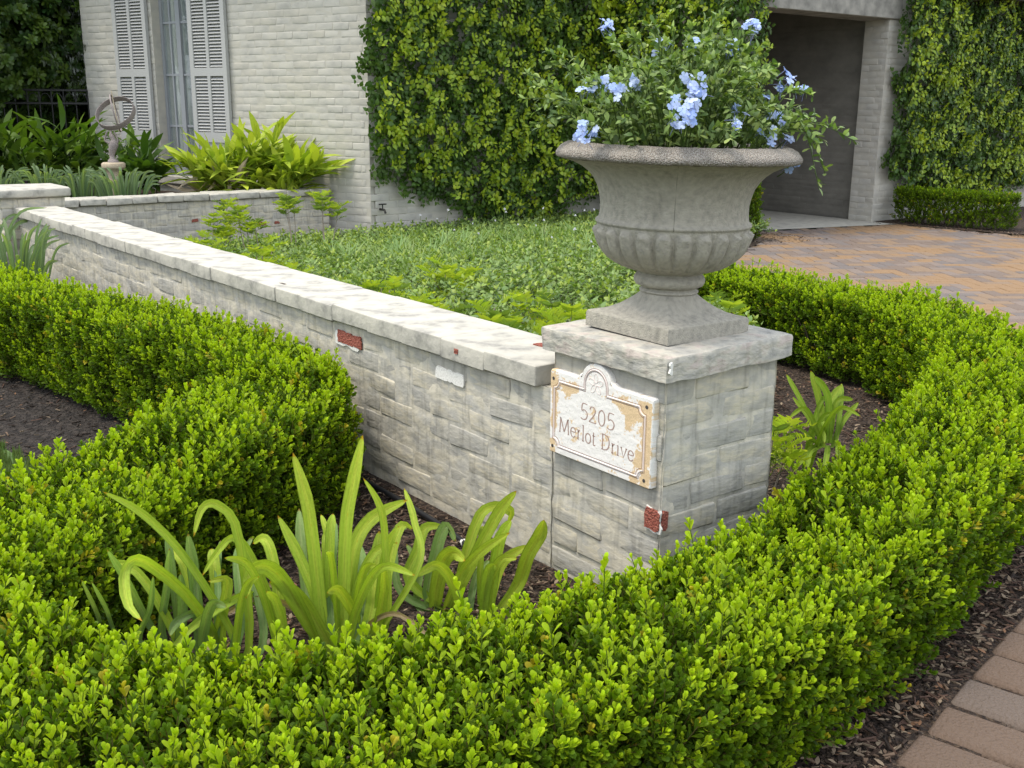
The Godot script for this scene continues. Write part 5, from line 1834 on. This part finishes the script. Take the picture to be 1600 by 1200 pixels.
	strap_plant("lily", "strap leaved lily growing closest to the pier, against the wall foot", "lily", V(-0.3, 0, 0.3), leaves_wall() + random_straps(6, V(-0.28, 0, 0.33), 0.07, 0.25, 0.024, 0.6, 0), "lilies in the bed before the wall")
	strap_plant("lily", "small dark green lily in mulch right of the pier", "lily", V(-0.51, 0, -1.22), leaves_pier() + random_straps(5, V(-0.5, 0, -1.23), 0.04, 0.32, 0.018, 0.8, 3))
	strap_plant("iris", "grey green iris blades between the boxwood and the far end of the wall", "iris", V(-4.7, 0, 0.28), random_straps(34, V(-4.7, 0, 0.28), 0.16, 0.56, 0.018, 0.42, 4))
	strap_plant("iris", "green iris blades in front of the far pier at the left edge", "iris", V(-5.45, 0, 0.42), random_straps(34, V(-5.45, 0, 0.42), 0.2, 0.64, 0.02, 0.5, 4))
	var gi := "blue green irises behind the far pier"
	for q in [[V(-9.0, 0.3, -0.55), "leftmost blue green iris clump behind the far pier cap"], [V(-8.75, 0.3, -0.95), "second blue green iris clump from the left, behind the far pier cap"], [V(-8.55, 0.3, -1.2), "blue green iris clump left of the sundial pedestal"], [V(-8.15, 0.3, -1.45), "blue green iris clump right in front of the sundial pedestal"]]:
		var st := random_straps(44, q[0], 0.2, 0.36, 0.02, 0.55, 4)
		strap_plant("iris", q[1], "iris", q[0], st, gi)
	# --- ginger
	var wu := V(0.9397, 0, -0.3420)
	ginger("ginger", "lime green ginger with broad striped leaves under the right shutter", V(-7.97, 0.3, -2.6), V(0.70, 0, -0.71), 0.48, 0.14, 36, 0.62, Color(0.20, 0.31, 0.03), Color(0.48, 0.55, 0.06), V(0.12, 0, 0.0), 60)
	ginger("ginger", "dark green ginger mass under the big evergreen at the left edge", V(-10.05, 0.3, -1.0), V(0.62, 0, -0.78), 1.15, 0.3, 37, 0.84, Color(0.045, 0.095, 0.015), Color(0.12, 0.2, 0.025), V(0.15, 0, 0.1), 10)
	ginger("ginger", "small dark ginger below the left shutter, right of the sundial pedestal", V(-9.1, 0.3, -1.9), V(0.8, 0, -0.6), 0.26, 0.1, 8, 0.5, Color(0.04, 0.09, 0.015), Color(0.09, 0.16, 0.025), V(0.1, 0, 0.1), 0)
	# --- nandina
	L.frond_new = []
	L.frond_old = []
	for i in 3:
		L.frond_new.append(frond(7, 0.15, 0.06, Color(0.22, 0.34, 0.03), Color(0.46, 0.54, 0.03)))
		L.frond_old.append(frond(7, 0.15, 0.06, Color(0.10, 0.17, 0.025), Color(0.20, 0.29, 0.035)))
	var gn := "feathery nandinas in the ground cover behind the wall"
	var spots := [[-2.8, -0.95, 0.38, "nandina close behind the wall, above the bare red brick of its front"], [-2.45, -0.85, 0.37, "nandina with orange tinged tips close behind the middle of the wall"], [-3.25, -1.65, 0.40, "bright nandina standing far out in the ground cover"], [-2.0, -0.97, 0.41, "yellow green nandina in the ground cover behind the near half of the wall"], [-1.5, -0.74, 0.42, "nandina close behind the wall, second nearest to the pier"], [-1.82, -1.25, 0.42, "brightest yellow green nandina left of the urn"], [-1.3, -0.95, 0.44, "nandina nearest to the pier, half hidden by its cap"], [-1.66, -1.5, 0.38, "nandina just left of the urn foot"], [-1.9, -0.62, 0.40, "low nandina against the back of the wall near the urn"], [-4.4, -1.0, 0.40, "nandina behind the far half of the wall"], [-4.9, -0.95, 0.40, "nandina farthest along the wall, toward the far pier"], [-3.7, -0.85, 0.36, "low nandina behind the middle of the wall"], [-1.8, -2.15, 0.36, "green nandina right of the urn foot, before the hedge"], [-1.5, -1.95, 0.34, "small nandina right of the urn foot, close to the hedge end"]]
	for s in spots:
		nandina(s[3], V(s[0], 0, s[1]), s[2] - 0.01, 6, 0.35, 0.72, gn, 0.9)
	for i in 9:
		var x := -2.9 + i * 0.2 + rnd(-0.08, 0.08)
		nandina("feathery yellow green nandina in the soft band behind the near half of the wall", V(x, 0, -0.55 - rnd(0.0, 0.95)), rnd(0.29, 0.36), 5, 0.3, 0.72, "nandinas in the band behind the near half of the wall", 0.75)
	var gt := "leggy nandinas before the planter wall"
	for s in [[-6.25, -1.5, 0.36, "leggy nandina leftmost before the planter wall"], [-6.8, -1.85, 0.44, "dense leggy nandina before the planter wall, second from the left"], [-6.1, -1.75, 0.43, "leggy nandina before the bare red spots of the planter wall"], [-6.3, -2.2, 0.46, "leggy nandina near the right end of the planter wall"], [-6.15, -2.4, 0.5, "rightmost leggy nandina at the house corner"]]:
		nandina(s[3], V(s[0], 0, s[1]), s[2], 3, 0.74, 0.6, gt, 0.85)
	nandina("small yellow green nandina just right of the pier in the mulch", V(-0.42, 0, -0.92), 0.24, 3, 0.3, 0.9, "", 0.8)
	# --- ground cover
	var gc := thing("ground_cover", "dull green trailing jasmine carpeting the bed between wall and house", "ground cover", V(-3.5, 0, -2.5))
	gc.set_meta("kind", "stuff")
	var gk := []
	for i in 5:
		gk.append(vine_sprig(6, 0.034, Color(0.10, 0.17, 0.06), Color(0.21, 0.30, 0.09) if i < 3 else Color(0.32, 0.42, 0.08), Color(0.12, 0.1, 0.05), OVATE, 0.1, 0.52))
	var lists := [[], [], [], [], []]
	var bedp := PackedVector2Array([Vector2(-7.05, -0.3), Vector2(-0.45, -0.3), Vector2(-0.6, -0.9), Vector2(-0.95, -1.5), Vector2(-1.5, -2.2), Vector2(-2.3, -2.35), Vector2(-2.7, -3.1), Vector2(-4.1, -4.6), Vector2(-4.9, -6.5), Vector2(-7.05, -6.9)])
	for i in 26000:
		var p := Vector2(rnd(-7.05, -0.45), rnd(-6.9, -0.28))
		if not inside(p, bedp):
			continue
		var d := Vector2(p.x - EYE.x, p.y - EYE.z).length()
		var low := clampf((p.x + 3.0) / -3.2, 0.0, 1.0)
		var y := lerpf(0.19, 0.035, low) + (1.0 - 0.65 * low) * ( lump.get_noise_2d(p.x * 4.0, p.y * 4.0) * 0.06 + lump.get_noise_2d(p.x * 14.0, p.y * 14.0) * 0.045 + rnd(-0.05, 0.03))
		var dir := Vector3.UP * rnd(0.0, 1.0) + V(rnd(-1, 1), 0, rnd(-1, 1))
		var yv := dir.normalized()
		var xv := yv.cross(Vector3.UP + rv(0.3)).normalized()
		lists[rng.randi() % 5].append(Transform3D(Basis(xv, yv, xv.cross(yv)) * rnd(0.8, 1.35), V(p.x, y, p.y)))
	for i in 5:
		many("foliage", gk[i], M.soft, gc, lists[i])
	var tuft := MB.new()
	for i in 12:
		var a := rnd(0, TAU)
		leaf(tuft, V(rnd(-0.02, 0.02), 0, rnd(-0.02, 0.02)), V(cos(a) * 0.45, 1, sin(a) * 0.45), V(-cos(a), 0.4, -sin(a)), rnd(0.14, 0.26), 0.009, jit(Color(0.20, 0.29, 0.09), 0.2), LANCE, rnd(0.2, 0.6), 0.2)
	var tufts := []
	for i in 700:
		var p := Vector2(rnd(-5.6, -2.6), rnd(-4.6, -1.9))
		if inside(p + Vector2(0.15, -0.15), bedp) and lump.get_noise_2d(p.x * 2.0, p.y * 2.0) > -0.15:
			tufts.append(Transform3D(Basis(Vector3.UP, rnd(0, TAU)) * rnd(0.7, 1.15), V(p.x, 0.06, p.y)))
	many("grassy_leaves", tuft.mesh(), M.soft, gc, tufts)
	# --- white flowered stalks
	var gs := "thin white flowered stalks in the ground cover"
	var proto: Node3D = null
	for i in 26:
		var px := V(rnd(-5.6, -3.0), 0.1, rnd(-4.6, -2.6))
		while not inside(Vector2(px.x + 0.3, px.z - 0.3), bedp):
			px = V(rnd(-5.6, -3.0), 0.1, rnd(-4.6, -2.6))
		var s: Node3D
		if proto == null:
			s = thing("garlic_flower", "thin stalk with a tiny white flower head in the ground cover left of the urn", "flower", px, gs)
			proto = s
			var st := MB.new()
			st.tube(PackedVector3Array([V(0, 0, 0), V(0.008, 0.16, 0.004), V(0.012, 0.3, -0.004)]), 0.0022, 0.0016, 3, Color(0.14, 0.2, 0.07))
			put("stalk", st.mesh(), M.soft, s)
			var fl := MB.new()
			for k in 9:
				leaf(fl, V(0.012, 0.3, -0.004), rv(1) + Vector3.UP * 0.4, rv(1), 0.014, 0.007, Color(0.68, 0.68, 0.7), OVATE, 0.1, 0.2)
			put("flower_head", fl.mesh(), M.petal, s)
		else:
			s = proto.duplicate()
			s.name = numbered("garlic_flower")
			add_child(s, true)
			s.position = px
		s.rotation.y = rnd(0, TAU)
		s.scale = Vector3.ONE * rnd(0.75, 1.1)
	# --- ivy
	L.ivy_old = []
	L.ivy_new = []
	for i in 4:
		L.ivy_old.append(vine_sprig(7, 0.058, Color(0.036, 0.082, 0.016), Color(0.072, 0.13, 0.02), Color(0.06, 0.045, 0.03), OVATE, 0.8, 0.62))
	for i in 4:
		L.ivy_new.append(vine_sprig(7, 0.055, Color(0.12, 0.20, 0.018), Color(0.32, 0.41, 0.025), Color(0.12, 0.12, 0.03), OVATE, 0.25, 0.62))
	var v1 := thing("climbing_ivy", "thick ivy with yellow green shoots covering the house side wall behind the urn", "ivy", V(-7.1, 0.5, -5.2), "ivy sheets on the brick walls")
	ivy_on(v1, V(-7.1, 0, -3.42), V(0, 0, -1), V(1, 0, 0), 3.0, 2.95, func(x): return lerpf(0.60, 0.06, clampf(x / 1.5, 0, 1)) if x < 2.0 else lerpf(0.06, 0.34, clampf((x - 2.0) / 0.8, 0, 1)), 300.0, L.ivy_old, L.ivy_new, 250, 0.2)
	ivy_on(v1, V(-7.05, 0, -6.38), V(1, 0, 0), V(0, 0, 1), 1.78, 2.95, func(x): return 0.3, 260.0, L.ivy_old, L.ivy_new, 50, 0.13)
	ivy_on(v1, V(-5.3, 0, -6.38), V(0, 0, -1), V(1, 0, 0), 0.2, 2.95, func(x): return 0.12, 420.0, L.ivy_old, L.ivy_new, 0, 0.06)
	var v2 := thing("climbing_ivy", "thick dark ivy covering the wall right of the dark carport entrance", "ivy", V(-5.25, 0.5, -10.5), "ivy sheets on the brick walls")
	ivy_on(v2, V(-5.25, 0, -8.86), V(0, 0, -1), V(1, 0, 0), 3.9, 2.42, func(x): return lerpf(0.55, 0.28, clampf(x / 0.5, 0, 1)) if x < 2.6 else 0.34, 300.0, L.ivy_old, L.ivy_new, 300, 0.19)
	# --- the tall evergreen at the left
	var tr := thing("evergreen_tree", "tall dark evergreen with whorled leaves behind the fence at the upper left", "tree", V(-12.1, 0, -0.9))
	var trunk := MB.new()
	trunk.tube(spline([V(-12.1, 0, -0.9), V(-12.05, 1.2, -0.95), V(-12.1, 2.8, -0.9)], 6), 0.13, 0.05, 8)
	for i in 14:
		var a := rnd(0, TAU)
		var y := rnd(1.1, 2.6)
		trunk.tube(spline([V(-12.07, y, -0.92), V(-12.07 + cos(a) * 0.5, y + 0.25, -0.92 + sin(a) * 0.5), V(-12.07 + cos(a) * 1.0, y + 0.4, -0.92 + sin(a) * 1.0)], 4), 0.035, 0.012, 5)
	obj("trunk", trunk, M.bark, tr)
	var wh := []
	for i in 5:
		var mb := MB.new()
		var c0 := Color(0.028, 0.062, 0.014).lerp(Color(0.085, 0.14, 0.018), i / 4.0)
		for ring in 3:
			for k in 6:
				var a := TAU * k / 6 + ring * 0.5 + rnd(-0.2, 0.2)
				var d := V(cos(a), 0.15 + ring * 0.5, sin(a))
				leaf(mb, V(0, 0.02 * ring, 0), d, V(-cos(a) * 0.3, 1, -sin(a) * 0.3), rnd(0.07, 0.10) * (1.0 - ring * 0.15), 0.032, jit(c0, 0.2), OBOVATE, 0.25, 0.2)
		wh.append(mb.mesh())
	var tl := [[], [], [], [], []]
	var cand := []
	for i in 15000:
		var d := rv(1).normalized()
		var body := lump.get_noise_3dv(d * 9.0) * 0.3 + lump.get_noise_3dv(d * 26.0) * 0.22
		var r := 1.0 + body - (absf(rnd(-0.25, 0.25)) if i % 2 == 0 else rnd(0.1, 0.6))
		var p := V(-12.3, 2.35, -0.95) + V(d.x * 1.5, d.y * 1.6, d.z * 1.6) * r
		if p.y < 0.75 or (p.x > -11.3 and p.y < 1.3):
			continue
		var k := rng.randi() % 3 if rng.randf() < 0.6 else 2 + rng.randi() % 3
		cand.append([seen_size(p) if d.dot(EYE - p) > 0.0 else 0.0, Transform3D(frame(d + Vector3.UP * 0.5 + rv(0.4), rnd(0, TAU), rnd(0.8, 1.3)), p), k])
	var tr2 := thing("evergreen_tree", "second dark evergreen, seen in the gap between the tall one and the house", "tree", V(-13.9, 0, -2.3))
	var tk := MB.new()
	tk.tube(PackedVector3Array([V(-13.9, 0, -2.3), V(-13.85, 1.4, -2.3), V(-13.9, 2.8, -2.3)]), 0.12, 0.05, 8)
	obj("trunk", tk, M.bark, tr2)
	var tl2 := [[], [], [], [], []]
	for i in 9000:
		var d := rv(1).normalized()
		var p := V(-13.9, 1.7, -2.3) + V(d.x * 1.3, d.y * 1.75, d.z * 1.4) * (1.0 + lump.get_noise_3dv(d * 12.0) * 0.3 - rnd(0.0, 0.5))
		if p.y > 0.1:
			tl2[rng.randi() % 4].append(Transform3D(frame(d + Vector3.UP * 0.5 + rv(0.4), rnd(0, TAU), rnd(0.9, 1.4)), p))
	for i in 4:
		many("crown", wh[i], M.ivy, tr2, tl2[i])
	cand.sort_custom(func(a, b): return a[0] > b[0])
	for i in cand.size():
		if i % 2 == 0 and i < 400 and cand[i][0] > 0.0:
			var q: Transform3D = cand[i][1]
			q.origin -= tr.position
			put("leaf_whorl", wh[cand[i][2]], M.ivy, tr, q)
		else:
			tl[cand[i][2]].append(cand[i][1])
	for i in 5:
		many("crown", wh[i], M.ivy, tr, tl[i])

func build_small() -> void:
	# fence before the tree
	var a := V(-12.2, 0.3, -0.1)
	var b := V(-10.75, 0.3, -2.0)
	var t := thing("iron_fence", "low dark iron fence with looped top below the evergreen at the upper left", "fence", a)
	var u := (b - a).normalized()
	var ln := a.distance_to(b)
	for y in [1.04, 0.9, 0.12]:
		var m := MB.new()
		m.tube(PackedVector3Array([a + Vector3.UP * y, b + Vector3.UP * y]), 0.016, 0.016, 4)
		obj("rail", m, M.iron, t)
	var n := int(ln / 0.13)
	for i in n + 1:
		var m := MB.new()
		var p := a + u * ln * i / n
		m.tube(PackedVector3Array([p, p + Vector3.UP * 1.04]), 0.009, 0.009, 4)
		obj("bar", m, M.iron, t)
		if i < n:
			var lp := MB.new()
			var q := PackedVector3Array()
			for k in 9:
				var an := PI * k / 8.0
				q.append(p + u * (0.065 - cos(an) * 0.062) * ln / n / 0.13 + Vector3.UP * (0.9 + sin(an) * 0.11))
			lp.tube(q, 0.006, 0.006, 4)
			obj("loop", lp, M.iron, t)
	# sundial
	var po := V(-8.5, 0.24, -1.5)
	var pd := thing("stone_pedestal", "tan sandstone pedestal of vase shape under the sundial behind the planter wall", "pedestal", po)
	var prof := [[0.10, 0.0], [0.10, 0.05], [0.088, 0.07], [0.098, 0.14], [0.094, 0.2], [0.07, 0.28], [0.062, 0.34], [0.07, 0.37], [0.098, 0.385], [0.104, 0.40], [0.104, 0.43], [0.09, 0.44], [0.0, 0.44]]
	put("shaft", grid(28, prof.size(), func(i, j): return V(cos(TAU * i / 28), 0, sin(TAU * i / 28)) * (prof[j][0] * (1.0 + 0.03 * absf(cos(i * PI / 3.5)))) + Vector3.UP * prof[j][1], true).mesh(), M.pedestal, pd)
	var sd := thing("armillary_sundial", "weathered bronze ring sundial held up by a small figure on the pedestal", "sundial", po + V(0, 0.44, 0))
	var rt := V(RT.x, 0, RT.z).normalized()
	var bk := V(FW.x, 0, FW.z).normalized()
	var fig := [[0.05, 0.0, 0.0], [0.046, 0.02, 0.0], [0.022, 0.04, -0.005], [0.026, 0.07, -0.006], [0.036, 0.11, 0.004], [0.044, 0.15, 0.016], [0.034, 0.19, 0.022], [0.022, 0.205, 0.018], [0.027, 0.225, 0.01], [0.024, 0.245, 0.004], [0.012, 0.262, 0.0], [0.008, 0.3, 0.0]]
	put("figure", grid(14, fig.size(), func(i, j): return (rt * cos(TAU * i / 14) + bk * sin(TAU * i / 14) * 0.85) * fig[j][0] + rt * fig[j][2] + Vector3.UP * fig[j][1], true).mesh(), M.rust, sd)
	for s in [-1.0, 1.0]:
		var arm := MB.new()
		arm.tube(spline([V(0, 0.17, 0) + rt * (0.016 + s * 0.03), V(0, 0.2, 0) + rt * s * 0.06, V(0, 0.28, 0) + rt * s * 0.03], 6), 0.011, 0.007, 6)
		put("arm", arm.mesh(), M.rust, sd)
	var c := V(0.0, 0.44, 0.0) + rt * 0.06
	var ring := func(called: String, nrm: Vector3, r: float, w: float, th: float):
		nrm = nrm.normalized()
		var x := nrm.cross(V(0.2, 0.9, 0.3)).normalized()
		var y := nrm.cross(x)
		var f := func(i: int, j: int) -> Vector3:
			var an := TAU * i / 48
			var d := x * cos(an) + y * sin(an)
			var q: Array = [[r - th, -w], [r + th, -w], [r + th, w], [r - th, w], [r - th, -w]][j]
			return c + d * q[0] + nrm * q[1]
		put(called, grid(48, 5, f, true).mesh(), M.rust, sd)
	ring.call("ring", bk * -0.72 + Vector3.UP * 0.66 + rt * -0.12, 0.175, 0.027, 0.004)
	ring.call("ring", rt * 0.95 + Vector3.UP * 0.2 + bk * 0.25, 0.168, 0.006, 0.003)
	var rod := MB.new()
	rod.tube(PackedVector3Array([c - (Vector3.UP * 0.9 + rt * -0.1).normalized() * 0.16, c + (Vector3.UP * 0.9 + rt * -0.1).normalized() * 0.2]), 0.005, 0.005, 5)
	put("rod", rod.mesh(), M.pedestal, sd)
	# fallen blossoms, a stone, the drip pipe
	for q in [[V(-0.467, 0.0, -1.645), "fallen blue blossom with its green stem on the mulch near the hedge"], [V(-0.311, 0.0, -1.112), "fallen blue blossom lying in the mulch near the right foot of the pier"]]:
		var f := thing("fallen_blossom", q[1], "blossom", q[0], "fallen blue blossoms")
		var mb := MB.new()
		for k in 6:
			var an := TAU * k / 6
			leaf(mb, V(0, 0.016, 0), V(cos(an), 0.3, sin(an)), Vector3.UP, 0.016, 0.012, jit(Color(0.30, 0.40, 0.80), 0.1), OBOVATE, 0.2, 0.1)
		put("petals", mb.mesh(), M.petal, f)
		var st := MB.new()
		st.tube(PackedVector3Array([V(0, 0.014, 0), V(0.02, 0.02, -0.02), V(0.035, 0.034, -0.03)]), 0.0018, 0.0012, 4, Color(0.12, 0.18, 0.06))
		put("stem", st.mesh(), M.soft, f)
	var stn := put("white_stone", chamfer(Vector3(0.03, 0.02, 0.024), 0.006, 0.003).mesh(), M.chalk, self, Transform3D(Basis(Vector3.UP, 0.6), V(-0.655, 0.01, 0.1)))
	tag(stn, "small white stone lying at the foot of the wall among lily leaves", "stone")
	var pi := MB.new()
	pi.tube(spline([V(-1.3, 0.012, 0.07), V(-0.95, 0.018, 0.085), V(-0.7, 0.014, 0.10), V(-0.55, 0.0, 0.12)], 14), 0.009, 0.009, 7)
	var pn := obj("irrigation_pipe", pi, M.pipe, self)
	tag(pn, "thin black irrigation pipe along the foot of the garden wall", "pipe")

# ------------------------------------------------------------------ the scene
func _ready() -> void:
	rng.seed = 20240611
	lump.seed = 3
	lump.frequency = 1.0
	lump.fractal_octaves = 2
	var cam := Camera3D.new()
	cam.name = "camera"
	cam.transform = Transform3D(Basis(RT, UPV, -FW).orthonormalized(), EYE)
	cam.fov = 39.9
	cam.near = 0.05
	cam.far = 300.0
	cam.current = true
	add_child(cam)
	var we := WorldEnvironment.new()
	we.name = "world_environment"
	var env := Environment.new()
	var sky := Sky.new()
	var sm := ProceduralSkyMaterial.new()
	sm.sky_top_color = Color(0.90, 0.93, 0.97)
	sm.sky_horizon_color = Color(0.80, 0.83, 0.86)
	sm.sky_curve = 0.25
	sm.ground_bottom_color = Color(0.25, 0.25, 0.22)
	sm.ground_horizon_color = Color(0.5, 0.5, 0.48)
	sm.sun_angle_max = 1.0
	sky.sky_material = sm
	env.background_mode = Environment.BG_SKY
	env.sky = sky
	env.background_energy_multiplier = 1.0
	env.tonemap_mode = Environment.TONE_MAPPER_LINEAR
	env.tonemap_exposure = 2.3
	env.sdfgi_enabled = true
	env.ssao_enabled = true
	env.ssil_enabled = true
	we.environment = env
	add_child(we)
	var sun := DirectionalLight3D.new()
	sun.name = "sun"
	sun.light_energy = 0.5
	sun.light_color = Color(1.0, 0.97, 0.91)
	sun.light_angular_distance = 14.0
	sun.shadow_enabled = true
	sun.basis = Basis.looking_at(-V(-0.15, 1.0, 0.42).normalized(), Vector3(0, 0, -1))
	add_child(sun)
	materials()
	build_ground()
	build_house()
	build_carport()
	build_near_pier()
	build_garden_wall()
	build_far_pier()
	build_planter_wall()
	build_urn()
	build_sign()
	build_plants()
	build_plumbago()
	build_small()
	chips()
	lawn_grass()
